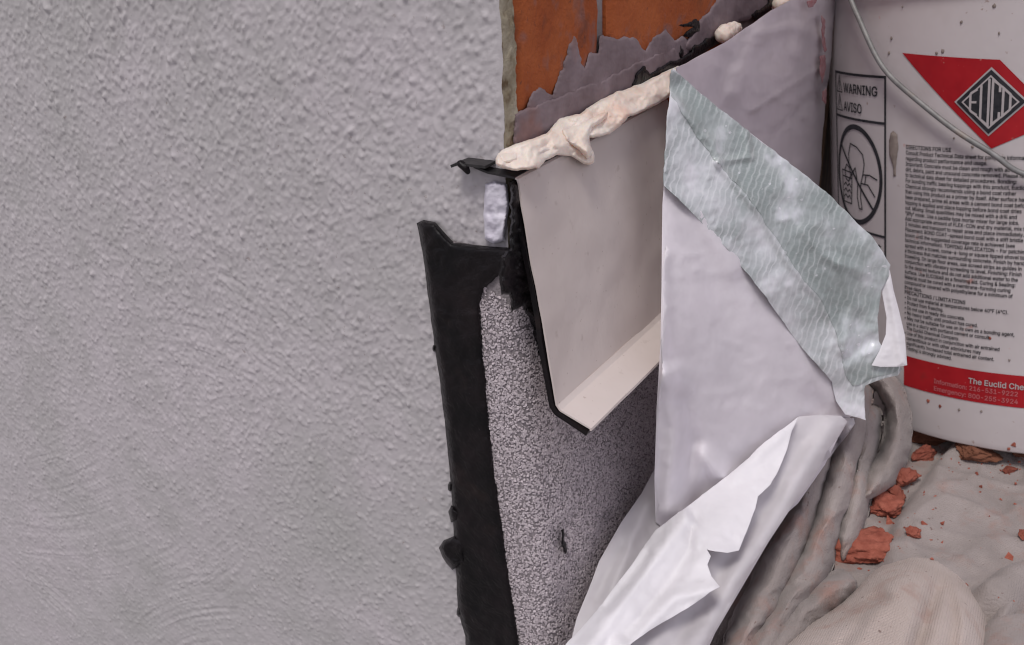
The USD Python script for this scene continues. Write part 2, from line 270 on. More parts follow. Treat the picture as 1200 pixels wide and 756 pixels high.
# duct tape: cross threads of the scrim run over a grey-green film; "UV" is metres along and across the tape
def tape_mat(name, lo, mid, hi, thread, fac):
    n = {'u': ('texture_coordinate', {}), 'mp': ('mapping', {'mapping_type': 'point', 'rotation': (0, 0, 0.58)}),
         'w': ('wave_texture', {'wave_type': 'bands', 'bands_direction': 'x', 'scale': 98.0, 'distortion': 4.5, 'detail': 2.0, 'detail_scale': 1.5}),
         'w2': ('wave_texture', {'wave_type': 'bands', 'bands_direction': 'y', 'scale': 150.0, 'distortion': 1.2, 'detail': 2.0, 'detail_scale': 1.5}),
         'r1': ('rgb_ramp', {'ramp': [(0.62, (0.0,) * 3), (1.0, (fac,) * 3)]}), 'r2': ('rgb_ramp', {'ramp': [(0.85, (0.0,) * 3), (1.0, (0.15,) * 3)]}),
         'mx': ('mix_color', {'blend_type': 'lighten', 'fac': 1.0}),
         'tn': ('noise_texture', {'scale': 55.0, 'detail': 3.0}), 'tr': ('rgb_ramp', {'ramp': [(0.36, (0.35,) * 3), (0.60, (1.0,) * 3)]}), 'tm': ('mix', {'mix_type': 'multiply', 'fac': 1.0}),
     'n': ('noise_texture', {'scale': 38.0, 'detail': 4.0, 'roughness': 0.55}), 'nr': ('rgb_ramp', {'ramp': [(0.38, lo), (0.54, mid), (0.66, hi)]}),
         'c': ('mix_color', {'blend_type': 'mix', 'b': thread}),
         'bn': ('noise_texture', {'scale': 90.0, 'detail': 4.0, 'roughness': 0.6}), 'ad': ('math', {'math_type': 'multiply_add', 'value2': 0.10}), 'b': ('bump', {'strength': 0.7, 'distance': 0.0004}),
         'p': ('principled_bsdf', {'roughness': 0.36, 'specular_ior_level': 0.45, 'metallic': 0.1})}
    l = [('u.UV', 'mp.vector'), ('mp.vector', 'w.vector'), ('mp.vector', 'w2.vector'), ('w.fac', 'r1.fac'), ('w2.fac', 'r2.fac'), ('r1.color', 'mx.a'), ('r2.color', 'mx.b'), ('u.object', 'n.vector'), ('n.fac', 'nr.fac'),
         ('nr.color', 'c.a'), ('mx.result', 'tm.color1'), ('tn.fac', 'tr.fac'), ('tr.color', 'tm.color2'), ('u.object', 'tn.vector'), ('tm.color', 'c.fac'), ('c.result', 'p.base_color'), ('u.object', 'bn.vector'), ('w.fac', 'ad.value1'), ('bn.fac', 'ad.value3'), ('ad.value', 'b.height'), ('b.normal', 'p.normal')]
    return usdkit.material(stage, '/World/Looks/' + name, n, l, surface='p.BSDF')
M['tape'] = tape_mat('duct_tape', (0.30, 0.345, 0.335), (0.40, 0.44, 0.435), (0.68, 0.70, 0.73), (0.58, 0.62, 0.61), 0.6)
M['tape_pale'] = tape_mat('filmed_tape', (0.40, 0.44, 0.435), (0.60, 0.62, 0.635), (0.82, 0.81, 0.85), (0.72, 0.74, 0.75), 0.8)

# ------------------------------------------------------------------ ground, deck
GZ, DZ = -0.9, -0.018
g = trimesh.Trimesh([(-40, -40, GZ), (40, -40, GZ), (40, 40, GZ), (-40, 40, GZ)], [(0, 1, 2), (0, 2, 3)], process=False)
tag(obj('ground', g, M['concrete'], smooth=False), kind='structure')
tag(obj('roof_deck', from_abz(boxabz(0.0, 3.0, 0.0, 3.0, GZ + 0.002, DZ)), M['concrete'], smooth=False), kind='structure')

# ------------------------------------------------------------------ stucco wall (face a = 0, ends at the corner b = 0)
TH = 0.009
sw = thing('stucco_wall', 'rough grey stucco wall filling the left half, ending in a broken vertical edge', 'wall')
B0, B1, Z0, Z1, ST = -0.56, 0.0, -0.28, 0.34, 0.00072
nb, nz = int((B1 - B0) / ST) + 1, int((Z1 - Z0) / ST) + 1
bb, zz_ = np.meshgrid(np.linspace(B0, B1, nb), np.linspace(Z0, Z1, nz), indexing='xy')      # rows: z
r1 = np.random.default_rng(3)
def fb(s, sd): return fbm(np.stack([bb * s, zz_ * s, np.full_like(bb, sd)], -1), 3, int(sd * 7))
dens = np.clip(0.62 + 0.9 * fb(7, 1.3) + 0.7 * np.clip((zz_ - 0.02) / 0.25, -0.5, 1) - 0.6 * fb(20, 2.2), 0.25, 1.6)
hgt = np.zeros_like(bb)
for rad, per_m2, amp in ((0.00048, 150000, 0.00046), (0.00066, 52000, 0.00068), (0.00095, 9000, 0.0010)):
    imp = (r1.random(bb.shape) < per_m2 * ST * ST * dens) * r1.uniform(0.3, 1.0, bb.shape)
    gs = gaussian_filter(imp, (rad * 1.15 / ST, rad * 0.9 / ST)) * (2 * np.pi * 1.035 * (rad / ST) ** 2)
    hgt += amp * np.minimum(gs, 1.3) * (1.0 if rad < 0.0009 else np.clip(0.55 + 2.2 * zz_, 0.3, 1.1))
nz1 = gaussian_filter(r1.normal(size=bb.shape), 0.0011 / ST); nz1 /= nz1.std(); hgt += 0.00008 * nz1
nz2 = gaussian_filter(r1.normal(size=bb.shape), (0.006 / ST, 0.0016 / ST)); nz2 /= nz2.std(); hgt += 0.00010 * nz2 * np.clip((zz_ + 0.05) / 0.2, 0, 1)
nz3 = gaussian_filter(r1.normal(size=bb.shape), 0.010 / ST); nz3 /= nz3.std(); hgt += 0.00016 * nz3
for (cb, cz, r0, r1_, seed, amp) in ((-0.20, -0.02, 0.11, 0.24, 1, 0.00042), (-0.52, 0.30, 0.30, 0.48, 2, 0.00030), (-0.12, -0.30, 0.12, 0.30, 3, 0.00030), (-0.60, -0.62, 0.30, 0.62, 4, 0.00045), (-0.27, 0.02, 0.05, 0.12, 5, 0.0003)):
    rr = np.hypot(bb - cb, zz_ - cz); th = np.arctan2(zz_ - cz, bb - cb)
    s = noise(np.stack([rr * 420, th * 5, np.full_like(rr, seed)], -1), seed) + 0.5 * noise(np.stack([rr * 900, th * 9, np.full_like(rr, seed)], -1), seed + 20)
    mask = np.clip((rr - r0) / 0.02, 0, 1) * np.clip((r1_ - rr) / 0.03, 0, 1) * np.clip(2.6 * (fb(6, seed + 0.4) - 0.36), 0, 1) * np.clip((0.22 - zz_) / 0.1, 0, 1)
    hgt += 1.25 * amp * (s - 0.75) * 2 * mask * np.clip(4 * (fb(24, seed + 0.7) - 0.42), 0, 1.5)
hgt *= 0.92 * np.clip((B1 - bb) / 0.002, 0.3, 1)
edge = 0.0018 * (fbm(np.stack([zz_ * 130, zz_ * 0, zz_ * 0], -1), 4, 5) - 0.5) * np.clip(1 - (B1 - bb) / 0.004, 0, 1)
v = W(-hgt, bb + edge, zz_).reshape(-1, 3)
obj('stucco_face', face_to(trimesh.Trimesh(v, grid_faces(nz, nb), process=False), -uB), M['stucco'], sw, smooth=True)
# the rest of the wall's face, further out, and its body
rest = [boxabz(0.0, TH, -3.0, B0, GZ, 2.2), boxabz(0.0, TH, B0, -0.0005, Z1, 2.2), boxabz(0.0, TH, B0, -0.0005, GZ, Z0)]
obj('render_coat', from_abz(trimesh.util.concatenate(rest)), M['stucco'], sw, smooth=False)
# broken edge, facing the brick side
ea, ez = np.meshgrid(np.linspace(0, TH + 0.001, 9), np.arange(Z0, Z1, 0.0011), indexing='xy')
eb = 0.0018 * (fbm(np.stack([ez * 130, ez * 0, ez * 0], -1), 4, 5) - 0.5) + 0.0022 * (fbm(np.stack([ea * 500, ez * 350, ez * 0], -1), 4, 8) - 0.5) * np.clip(ea / 0.002, 0, 1)
v = W(ea, eb, ez).reshape(-1, 3)
obj('broken_edge', face_to(trimesh.Trimesh(v, grid_faces(*ea.shape), process=False), nB), M['stucco_edge'], sw, smooth=True, label='yellowish brown broken edge of the stucco coat')

# ------------------------------------------------------------------ brick wall (face b = 0)
bw = thing('brick_wall', 'orange brick wall with smeared grey mortar, right of the stucco edge', 'wall')
obj('mortar', from_abz(trimesh.util.concatenate([boxabz(TH, 3.0, -0.12, -0.003, GZ, 2.2), boxabz(TH, 0.12, -3.0, -0.12, GZ, 2.2)])), M['mortar'], bw, smooth=False)
def brick(a0, a1, z0, z1, seed):
    m = m3.Manifold.cube((a1 - a0, 0.09, z1 - z0)).translate((a0, -0.09, z0)).refine_to_length(0.006)
    v, f, _ = meshkit.arrays(m); q = v * 160
    d = np.stack([fbm(q + seed * 9.3, 3, seed), fbm(q + 55 + seed, 3, seed), fbm(q + 97 + seed, 3, seed)], -1) - 0.5
    cx = np.minimum(np.minimum(v[:, 0] - a0, a1 - v[:, 0]), np.minimum(v[:, 2] - z0, z1 - v[:, 2])) < 1e-5
    v = v + d * 0.0016; v[cx & (v[:, 1] > -0.001), 1] -= 0.0014
    return from_abz(trimesh.Trimesh(v, f, process=False))
zc = 0.2715; k = 0
for row in range(-1, 4):
    z0 = zc + row * 0.067
    for a0, a1 in ((TH + 0.001, 0.0800), (0.0885, 0.2240), (0.2325, 0.3700), (0.3785, 0.5700)) if row % 2 == 0 else ((TH + 0.001, 0.035), (0.0435, 0.150), (0.1585, 0.294), (0.3025, 0.495)):
        obj('brick', brick(a0, a1, z0, z0 + 0.057, k), M['brick'], bw, smooth=40); k += 1
def smear(o, h, seed, m='smear', bump=0.0004, name='mortar_smear', edge=5, step=2.2, parent=bw, amp=4.0, lab=None, rscale=6.5, base=0.0):
    o = ragged(o, 2.0, amp, rscale, seed)
    def place(p, hh): 
        rr = rays(p); t = ((base + hh) - nB @ (C - K)) / (rr @ nB); return C + rr * t[:, None]
    return obj(name, flatpatch(o, place, step, h, bump, 9, seed, edge), M[m], parent, smooth=True, label=lab)
smear([(602, 133), (640, 117), (670, 106), (700, 95), (735, 78), (760, 66), (790, 54), (800, 70), (800, 92), (740, 118), (640, 170), (600, 188)], 0.0010, 1)
smear([(646, 118), (651, 100), (662, 70), (668, 52), (673, 34), (677, 55), (684, 78), (692, 62), (700, 62), (706, 40), (720, 44), (742, 44), (756, 58), (768, 44), (779, 34), (790, 48), (800, 44), (812, 52), (800, 74), (760, 84), (700, 108)], 0.0006, 2)
smear([(820, 26), (832, 8), (848, -6), (880, -14), (912, -6), (905, 8), (880, 20), (860, 30), (845, 40), (815, 62), (800, 60), (806, 45)], 0.0010, 3)
smear([(618, 126), (622, 112), (632, 100), (640, 108), (650, 112), (640, 124), (622, 132)], 0.0007, 4)
smear([(738, 108), (741, 94), (748, 80), (756, 74), (762, 84), (780, 74), (800, 66), (815, 52), (838, 38), (850, 34), (852, 42), (820, 66), (800, 80), (776, 92)], 0.0022, 5, 'bitumen', name='tar_smear', lab='black tar filling the broken bottom edge of the bricks')
smear([(885, 24), (900, 14), (912, 6), (918, -8), (905, -8), (896, 4), (878, 16)], 0.0018, 6, 'bitumen', name='tar_smear')
smear([(794, 60), (797, 44), (800, 52), (803, 66), (798, 72)], 0.0016, 7, 'bitumen', name='tar_smear', step=2)
smear([(795, 30), (815, 22), (826, 28), (822, 38), (808, 46), (800, 40), (812, 32)], 0.0010, 8, 'bitumen', name='tar_smear', step=2)

# ------------------------------------------------------------------ metal flashing
fl = thing('metal_flashing', 'beige painted metal flashing with a kicked out drip edge, below the orange bricks', 'flashing')
def strip(prof, a0, a1, th, na=60, dent=0.0006, seed=0):
    prof = np.array(prof, float); L = np.r_[0, np.cumsum(np.linalg.norm(np.diff(prof, axis=0), axis=1))]
    s = np.unique(np.r_[np.arange(0, L[-1], 0.003), L]); b, z = np.interp(s, L, prof[:, 0]), np.interp(s, L, prof[:, 1])
    a = np.linspace(a0, a1, na); A, Bq = np.meshgrid(a, b, indexing='ij'); Zq = np.broadcast_to(z, A.shape)
    d = dent * 2 * (fbm(np.stack([A * 25, Bq * 25, Zq * 30], -1), 3, seed) - 0.5)
    v = W(A, Bq + d, Zq).reshape(-1, 3); f = grid_faces(*A.shape)
    m = face_to(trimesh.Trimesh(v, f, process=False), nB * 0.5 + np.array([0, 0, 0.6]))
    return trimesh.Trimesh(*solid(np.array(m.vertices), np.array(m.faces), th), process=False)
A0, A1 = -0.0065, 0.135
obj('face_panel', strip([(0.0085, 0.2514), (0.0096, 0.2508), (0.0102, 0.2490), (0.0145, 0.222), (0.0258, 0.1552)], A0, A1, 0.0008, dent=0.0018, seed=3), M['metal'], fl, smooth=35)
obj('drip_edge', strip([(0.02575, 0.1556), (0.0272, 0.1537), (0.0415, 0.1490), (0.0417, 0.1478)], A0, A1, 0.0008, dent=0.0004, seed=4), M['metal'], fl, smooth=35)
obj('top_flange', strip([(-0.0105, 0.2535), (-0.004, 0.2520), (0.0083, 0.2516)], A0, A1, 0.0009, dent=0.0003, seed=5), M['metal_dark'], fl, smooth=35, label='dark cut end of the top flange')
obj('hem', strip([(0.0082, 0.2500), (0.0088, 0.2485), (0.0132, 0.222), (0.0246, 0.1552), (0.0262, 0.1530), (0.041, 0.1474)], A0 - 0.0008, A0 + 0.004, 0.0022, na=4, dent=0.0012, seed=6), M['bitumen'], fl, smooth=35, label='black tarred cut edge of the flashing')
obj('back_strip', strip([(-0.0205, 0.2530), (-0.017, 0.2545), (-0.004, 0.2549)], A0 - 0.002, 0.02, 0.0011, na=8, dent=0.0005, seed=7), M['metal_dark'], fl, smooth=35)
tip = [(onA(540, 192, -0.008), 0.0016), (onA(545, 196, -0.008), 0.0018), (onA(548, 201, -0.007), 0.0012)]
obj('tar_tip', lumps(tip, edge=0.0008, amp=0.0006), M['bitumen'], fl, smooth=True)

# ------------------------------------------------------------------ foam sealant
def foamline(px, b, seed, **k): return lumps([(onB(x, y, b + db), r) for x, y, r, db in px], seed=seed, **k)
fo_o = ragged([(580, 186), (583, 180), (588, 176), (600, 170), (618, 164), (640, 157), (649, 146), (655, 139), (668, 136), (680, 133), (692, 124), (703, 117), (723, 108), (738, 103), (753, 97), (775, 86), (795, 76), (802, 84), (797, 106), (787, 112), (772, 122), (755, 130), (736, 138), (728, 147), (714, 157), (698, 161), (691, 161), (692, 168), (697, 183), (697, 190), (692, 194), (683, 192), (670, 183), (653, 182), (640, 188), (631, 197), (618, 199), (605, 200), (590, 198), (581, 193)], 1.5, 1.6, 7, 14)
fo_b = RBFInterpolator(np.array([(580, 186), (600, 172), (655, 142), (703, 118), (753, 97), (798, 78), (607, 200), (640, 190), (692, 192), (690, 160), (733, 130), (787, 104), (640, 172), (700, 138), (760, 108)]) / 100, np.array([.001, .001, .001, .001, .001, .001, .0115, .0115, .0135, .0115, .0115, .0115, .0075, .0075, .0075]), kernel='linear')
def foam_place(p, hh):
    rr = rays(p); t = ((fo_b(p / 100) + hh) - nB @ (C - K)) / (rr @ nB); return C + rr * t[:, None]
fo = flatpatch(fo_o, foam_place, 1.5, 0.0022, 0.0030, 20, 31, 4)
fo2 = flatpatch(ragged([(583, 181), (600, 176), (625, 172), (640, 170), (650, 176), (630, 184), (610, 190), (588, 192)], 1.5, 1.5, 7, 15), foam_place, 1.5, 0.0030, 0.0024, 16, 33, 6)
fo3 = flatpatch(ragged([(655, 150), (675, 146), (700, 134), (715, 128), (712, 140), (695, 150), (690, 165), (696, 182), (688, 188), (678, 176), (662, 166)], 1.5, 1.2, 7, 16), foam_place, 1.5, 0.0040, 0.0022, 16, 34, 6)
tag(obj('sealant_bead', trimesh.util.concatenate([fo, fo2, fo3]), M['foam'], smooth=True), 'lumpy cream foam sealant bead running along the top of the metal flashing', 'sealant')
tag(obj('sealant_lump', foamline([(846, 42, .004, 0), (855, 36, .0048, 0), (864, 33, .003, 0)], 0.006, 7, amp=0.0015), M['foam'], smooth=True), 'small cream sealant lump above the middle of the mauve sheet edge', 'sealant')
tag(obj('sealant_lump', foamline([(915, 6, .006, 0), (928, 0, .006, .002), (945, -10, .007, 0)], 0.006, 8, amp=0.002), M['foam'], smooth=True), 'cream sealant lump at the top edge of the picture beside the mauve sheet', 'sealant')

# ------------------------------------------------------------------ roof membrane, turned round the corner
rm = thing('roof_membrane', 'grey granule surfaced roof membrane with black tarred edge, under the metal flashing', 'roofing')
zt, zb = 0.2175, DZ
def bc(z): return 0.0045 + 0.0145 * np.clip((0.20 - z) / 0.2, 0, 1.2)
RC, AM = 0.009, -0.0035
def msurf(s, z):                                   # s: run of the sheet, negative on the stucco side, 0 at the arc's start
    arc = RC * math.pi / 2; th = np.clip(s, 0, arc) / RC; bcz = bc(z)
    a = np.where(s < 0, AM, np.where(s < arc, AM + RC * (1 - np.cos(th)), AM + RC + (s - arc)))
    b = np.where(s < 0, bcz - RC + s, bcz - RC + RC * np.sin(th))
    return W(a, b, z)
s_ = np.r_[np.linspace(-0.03, 0, 12), np.linspace(0.001, RC * 1.571, 14), np.linspace(RC * 1.571 + 0.003, 0.46, 120)]; z_ = np.linspace(zb, zt, 70)
S, Z = np.meshgrid(s_, z_, indexing='xy'); v = msurf(S, Z).reshape(-1, 3)
mm = face_to(trimesh.Trimesh(v, grid_faces(*S.shape), process=False), nB - uB)
v = np.array(mm.vertices); nn = vnormals(v, mm.faces); v = v + nn * (0.0010 * 2 * (fbm(v * 60, 3, 2) - 0.5))[:, None]
obj('base_sheet', trimesh.Trimesh(*solid(v, np.array(mm.faces), 0.0025), process=False), M['membrane'], rm, smooth=True)
# granules: thousands of tiny stones bedded in the sheet
def stone(seed):
    r = np.random.default_rng(seed); p = r.normal(size=(11, 3)); p /= np.linalg.norm(p, axis=1, keepdims=True); p *= r.uniform(0.75, 1.1, (11, 1)) * np.array([1, 0.85, 0.62])
    h = trimesh.convex.convex_hull(p); return h
pi = UsdGeom.PointInstancer.Define(stage, str(rm.GetPath()) + '/granules'); tag(pi, 'pale grey mineral granules bedded in the membrane', kind='stuff')
protos = []
for q in range(5):
    protos.append(usdkit.mesh(stage, f'{rm.GetPath()}/granules/stone_{q + 1:03d}', stone(q + 40), M['granule']).GetPath())
pi.CreatePrototypesRel().SetTargets(protos)
rg = np.random.default_rng(11); NG = 62000
ss, zz2 = rg.uniform(-0.016, 0.20, NG), rg.uniform(zb, zt - 0.002, NG)
lim = -0.013 + 0.0016 * (fbm(np.c_[zz2 * 260, zz2 * 0, zz2 * 0], 3, 3) - 0.5) * 2 + np.clip((zz2 - 0.190) / 0.02, 0, 1) ** 2 * 0.008
keep = (ss > lim)
# thin out where tar has run over the sheet below the flashing
tarred = fbm(np.c_[ss * 130, zz2 * 70, zz2 * 0], 3, 6) + np.clip((zz2 - 0.182) / 0.05, -1, 1) * 0.9 - np.clip((ss - 0.022) / 0.03, 0, 1) > 0.98
keep &= ~tarred; ss, zz2 = ss[keep], zz2[keep]
pp = msurf(ss, zz2); e = 1e-4
nrm = np.cross(msurf(ss + e, zz2) - pp, msurf(ss, zz2 + e) - pp); nrm /= np.linalg.norm(nrm, axis=1, keepdims=True)
nrm *= np.sign(nrm @ (nB - uB))[:, None]
pp = pp + nrm * (0.0010 * 2 * (fbm(pp * 60, 3, 2) - 0.5) + 0.00035)[:, None]
from scipy.spatial.transform import Rotation as Ro
ax = np.cross(np.tile([0, 0, 1.0], (len(pp), 1)), nrm); ax /= np.linalg.norm(ax, axis=1, keepdims=True)
rot = Ro.from_rotvec(ax * np.arccos(np.clip(nrm[:, 2], -1, 1))[:, None]) * Ro.from_euler('zxy', np.c_[rg.uniform(0, 6.28, len(pp)), rg.normal(0, 0.3, len(pp)), rg.normal(0, 0.3, len(pp))])
qt = rot.as_quat(); sc = rg.uniform(0.0005, 0.00095, len(pp))
pi.CreatePositionsAttr(Vt.Vec3fArray.FromNumpy(pp.astype(np.float32)))
pi.CreateOrientationsAttr(Vt.QuathArray([Gf.Quath(float(w), float(x), float(y), float(z)) for x, y, z, w in qt]))
pi.CreateScalesAttr(Vt.Vec3fArray.FromNumpy(np.repeat(sc[:, None], 3, 1).astype(np.float32)))
pi.CreateProtoIndicesAttr(Vt.IntArray.FromNumpy(rg.integers(0, 5, len(pp)).astype(np.int32)))
# black tarred edge on the stucco
def onApatch(o, h, seed, name, m='bitumen', bump=0.0008, edge=5, amp=1.6, base=0.002, step=3, lab=None, parent=rm, rscale=12):
    o = ragged(o, 2.0, amp, rscale, seed)
    def place(p, hh):
        rr = rays(p); t = (-(base + hh) - uB @ (C - K)) / (rr @ uB); return C + rr * t[:, None]
    return obj(name, flatpatch(o, place, step, h, bump, 10, seed, edge), M[m], parent, smooth=True, label=lab)
onApatch([(488, 262), (496, 258), (510, 261), (520, 272), (532, 284), (556, 287), (584, 289), (600, 290), (604, 312), (585, 324), (570, 338), (564, 356), (566, 400), (571, 450), (577, 520), (586, 590), (596, 660), (604, 710), (612, 770),
          (546, 770), (545, 745), (537, 715), (533, 660), (531, 600), (524, 520), (516, 450), (506, 380), (500, 330), (494, 290)], 0.0040, 21, 'tarred_edge', edge=9, amp=1.6, rscale=26, lab='broad black tarred edge of the membrane on the stucco')
onApatch([(532, 628), (520, 634), (515, 642), (519, 652), (523, 660), (530, 668), (545, 660), (548, 640), (542, 630)], 0.0048, 22, 'tar_lump', bump=0.0016, edge=8, amp=1.8, step=2)
onApatch([(529, 592), (525, 600), (528, 612), (538, 612), (540, 600)], 0.004, 23, 'tar_lump', edge=5, amp=1.0, step=2)
for k_, (x, y, r) in enumerate([(509, 408, 2.5), (528, 570, 3.5), (539, 716, 4)]):
    an = np.arange(12) / 12 * 6.283; onApatch([(x + r * math.cos(q_), y + r * 1.7 * math.sin(q_)) for q_ in an], 0.0022, 80 + k_, 'tar_lump', bump=0.0012, edge=3, amp=1.6, base=0.001, step=1.5, rscale=4)
# tar under the flashing's cut end
smear([(588, 345), (584, 325), (588, 300), (598, 290), (598, 212), (608, 214), (616, 240), (626, 300), (636, 360), (648, 420), (660, 474), (650, 486), (640, 474), (640, 455), (634, 430), (628, 400), (620, 372), (612, 358), (600, 366), (596, 345)], 0.0030, 24, 'bitumen', bump=0.0016, name='tar_run', parent=rm, amp=3.0, edge=6, base=0.0065, lab='black tar run below the end of the flashing')
smear([(657, 621), (661, 619), (662, 626), (661, 632), (664, 638), (665, 647), (662, 650), (660, 643), (657, 637), (659, 630)], 0.0007, 25, 'bitumen', name='tar_spot', parent=rm, amp=1.8, edge=2, step=1.0, base=0.0172)
smear([(650, 500), (655, 498), (654, 508), (649, 512)], 0.0010, 26, 'bitumen', name='tar_spot', parent=rm, amp=1, edge=3, step=1.5, base=0.009)
sp = onApatch([(569, 216), (580, 212), (594, 216), (597, 240), (594, 262), (592, 282), (578, 286), (568, 280), (567, 250), (568, 230)], 0.0022, 27, 'white_sealant', 'white_seal', bump=0.0014, edge=4, amp=1.6, step=2, base=0.001, parent=None)
tag(sp, 'white smeared sealant patch between the black tarred edge and the flashing end', 'sealant')

# ------------------------------------------------------------------ pail
BC = np.array([1.01309539, 1.76224012, 0.0]) * CAM_H; RB, TAPER = 0.3597 * CAM_H, 0.03
AX = np.array([-0.05915515, 0.12896269, 1.0]); AX /= np.linalg.norm(AX)
E2 = np.cross(AX, [1.0, 0, 0]); E2 /= np.linalg.norm(E2); E1 = np.cross(E2, AX)     # E1 ~ +x, E2 ~ +y
def rad(h): return RB + TAPER * h
def pail(th, h, off=0.0):
    th, h, off = np.broadcast_arrays(np.asarray(th, float), h, off); r = (rad(h) + off)
    return BC + AX * h[..., None] + r[..., None] * (np.cos(th)[..., None] * E1 + np.sin(th)[..., None] * E2)
def pail_hit(x, y, o=0.0):
    d = ray(x, y); lo = 0.3
    for t in np.linspace(0.4, 1.1, 7001):
        q = C + d * t - BC; h = q @ AX; p = q - h * AX
        if np.linalg.norm(p) < rad(h) + o: t_ = math.atan2(p @ E2, p @ E1); return (t_ - 2 * math.pi if t_ > 0.6 else t_), h
    return None
bk = placed('plastic_bucket', 'dirty white plastic bucket with red and black printed label, at the right edge', 'bucket', BC)
hs = [0.0, 0.0, 0.004, 0.01] + list(np.linspace(0.02, 0.272, 26))
prof = [(0.0, 0.004), (-0.012, 0.004), (-0.009, 0.0), (-0.004, 0.0), (-0.001, 0.002), (0.0, 0.006)] + [(0.0, h) for h in np.linspace(0.02, 0.278, 12)]
prof[0] = None
prof += [(0.003, 0.281), (0.0045, 0.283), (0.0045, 0.287), (0.001, 0.290), (0.001, 0.306), (0.006, 0.309), (0.006, 0.313), (0.001, 0.316), (0.001, 0.332), (0.006, 0.335), (0.006, 0.340), (0.001, 0.343), (0.001, 0.362), (0.006, 0.366), (0.004, 0.370), (-0.002, 0.370)]
prof += [(-0.0025, h) for h in (0.34, 0.2, 0.05, 0.008)]
pr = [(0.0005, 0.004)] + [(rad(h) + o, h) for o, h in prof[1:]] + [(0.0005, 0.008)]
NT = 128; th = np.arange(NT) / NT * 2 * np.pi
ring = np.array([[BC + AX * h + r * (math.cos(t) * E1 + math.sin(t) * E2) for t in th] for r, h in pr]); v = ring.reshape(-1, 3); f = []
for i in range(len(pr) - 1):
    for j in range(NT):
        k = (j + 1) % NT; f += [(i * NT + j, i * NT + k, (i + 1) * NT + k), (i * NT + j, (i + 1) * NT + k, (i + 1) * NT + j)]
pm = trimesh.Trimesh(v, f, process=False)
if pm.volume < 0: pm = trimesh.Trimesh(pm.vertices, pm.faces[:, ::-1], process=False)
obj('body', pm, M['pail'], bk, smooth=35)

def wrap(tm, th0, h0, off, sx=1.0):                # flat print (x along, y up) laid on the pail, x = 0 at angle th0
    v = np.array(tm.vertices); x = v[:, 0] * sx
    return trimesh.Trimesh(pail(th0 + x / rad(h0), h0 + v[:, 1], off + v[:, 2]), tm.faces, process=False)
def flat(shape, depth=0.0003, cell=0.004):
    """A printed shape cut into strips so that it can follow the pail."""
    out = []; x0, y0, x1, y1 = shape.bounds
    for k in range(int((x1 - x0) / cell) + 1):
        g = shape.intersection(sbox(x0 + k * cell, y0 - 1, x0 + (k + 1) * cell, y1 + 1))
        for q in getattr(g, 'geoms', [g]):
            if q.geom_type == 'Polygon' and q.area > 1e-10:
                p, t = trimesh.creation.triangulate_polygon(q, engine='earcut'); out.append(trimesh.Trimesh(np.c_[p, np.full(len(p), depth)], t, process=False))
    m = trimesh.util.concatenate(out)
    return m
def outward(m):
    c = m.triangles_center - BC; c = c - (c @ AX)[:, None] * AX; bad = (np.einsum('ij,ij->i', np.cross(m.triangles[:, 1] - m.triangles[:, 0], m.triangles[:, 2] - m.triangles[:, 0]), c)) < 0
    f = np.array(m.faces); f[bad] = f[bad][:, ::-1]; return trimesh.Trimesh(m.vertices, f, process=False)
def px2uv(pts, th0, h0):                          # photograph points to print coordinates on the pail
    o = []
    for x, y in pts:
        t, h = pail_hit(x, y); o.append(((t - th0) * rad(h0), h - h0))
    return np.array(o)
def printed(name, shape, m, th0, h0, off, parent=bk, **k): return obj(name, outward(wrap(flat(shape, 0.0), th0, h0, off)), M[m], parent, smooth=True, **k)
TX, HX = pail_hit(1062, 172)
uv = lambda pts: px2uv(pts, TX, HX)
# small print
lines = [l for l in """*DIRECTIONS FOR USE
Consult Product Technical Data sheet for complete information
regarding product performance and usage.
Important: Concrete must be clean and rough with all oil,
dirt, debris, paint and unsound concrete removed. Please refer
to technical data sheet for detailed procedures. Bonding:
For bonding traffic bearing toppings with this product, Euclid
Chemical strongly recommends using a bond coat rather
than using this product as a primer by itself. After surface has
been prepared, prime all areas with a cement bond coat before
topping is applied and place topping before bond coat dries
out. Mixing: Small quantities may be mixed with a drill and
"jiffy" mixer. Use a paddle type mortar mixer for large jobs.
Add appropriate amount of FLEX-CON and dry material, mix for
3 minutes and transport to repair area and place immediately.
Placement: BOND COAT-spread bond coat with a stiff bristle
broom until the suggested coverage rate is achieved (see
technical information). TOPPING APPLICATION - For patching,
spread with a trowel, come-a-long or square tipped shovel to
a thickness that matches surrounding concrete. Finish by hand
troweling. On large floor areas, use screed strips as guides in
conjunction with vibratory screeding to level. Finishing: Finish
to the desired texture and do not add additional water to the
surface. Use EUCOBAR as a finishing aid. Curing & Sealing:
Material must be cured with a membrane-forming curing
compound or covered with polyethylene for a minimum of
three days.
*PRECAUTIONS / LIMITATIONS
- Do not use material at temperatures below 40°F (4°C).
- Protect from freezing.
- Do not use in ready mix concrete.
- No heavy traffic until product has cured.
- May not be suitable for use on its own as a bonding agent,
   use in a slurry with portland cement or consult
   The Euclid Chemical Company.
- Use of this product in conjunction with air entrained
   cementitious or with other admixtures may
   significantly increased total entrained air content.
   Testing is strongly advised.""".split('\n')]
T2, H2 = pail_hit(1062, 407)
dh = (H2 - HX) / (len(lines) - 1)
wref = uv([(1157, 193)])[0][0]                    # where "... performance and usage." ends
w0 = meshkit.text_mesh(lines[2], 0.001, 0.0001).bounds[1][0]
cap = abs(dh) * 0.66; sx = wref / (w0 * cap / 0.001)
out = []
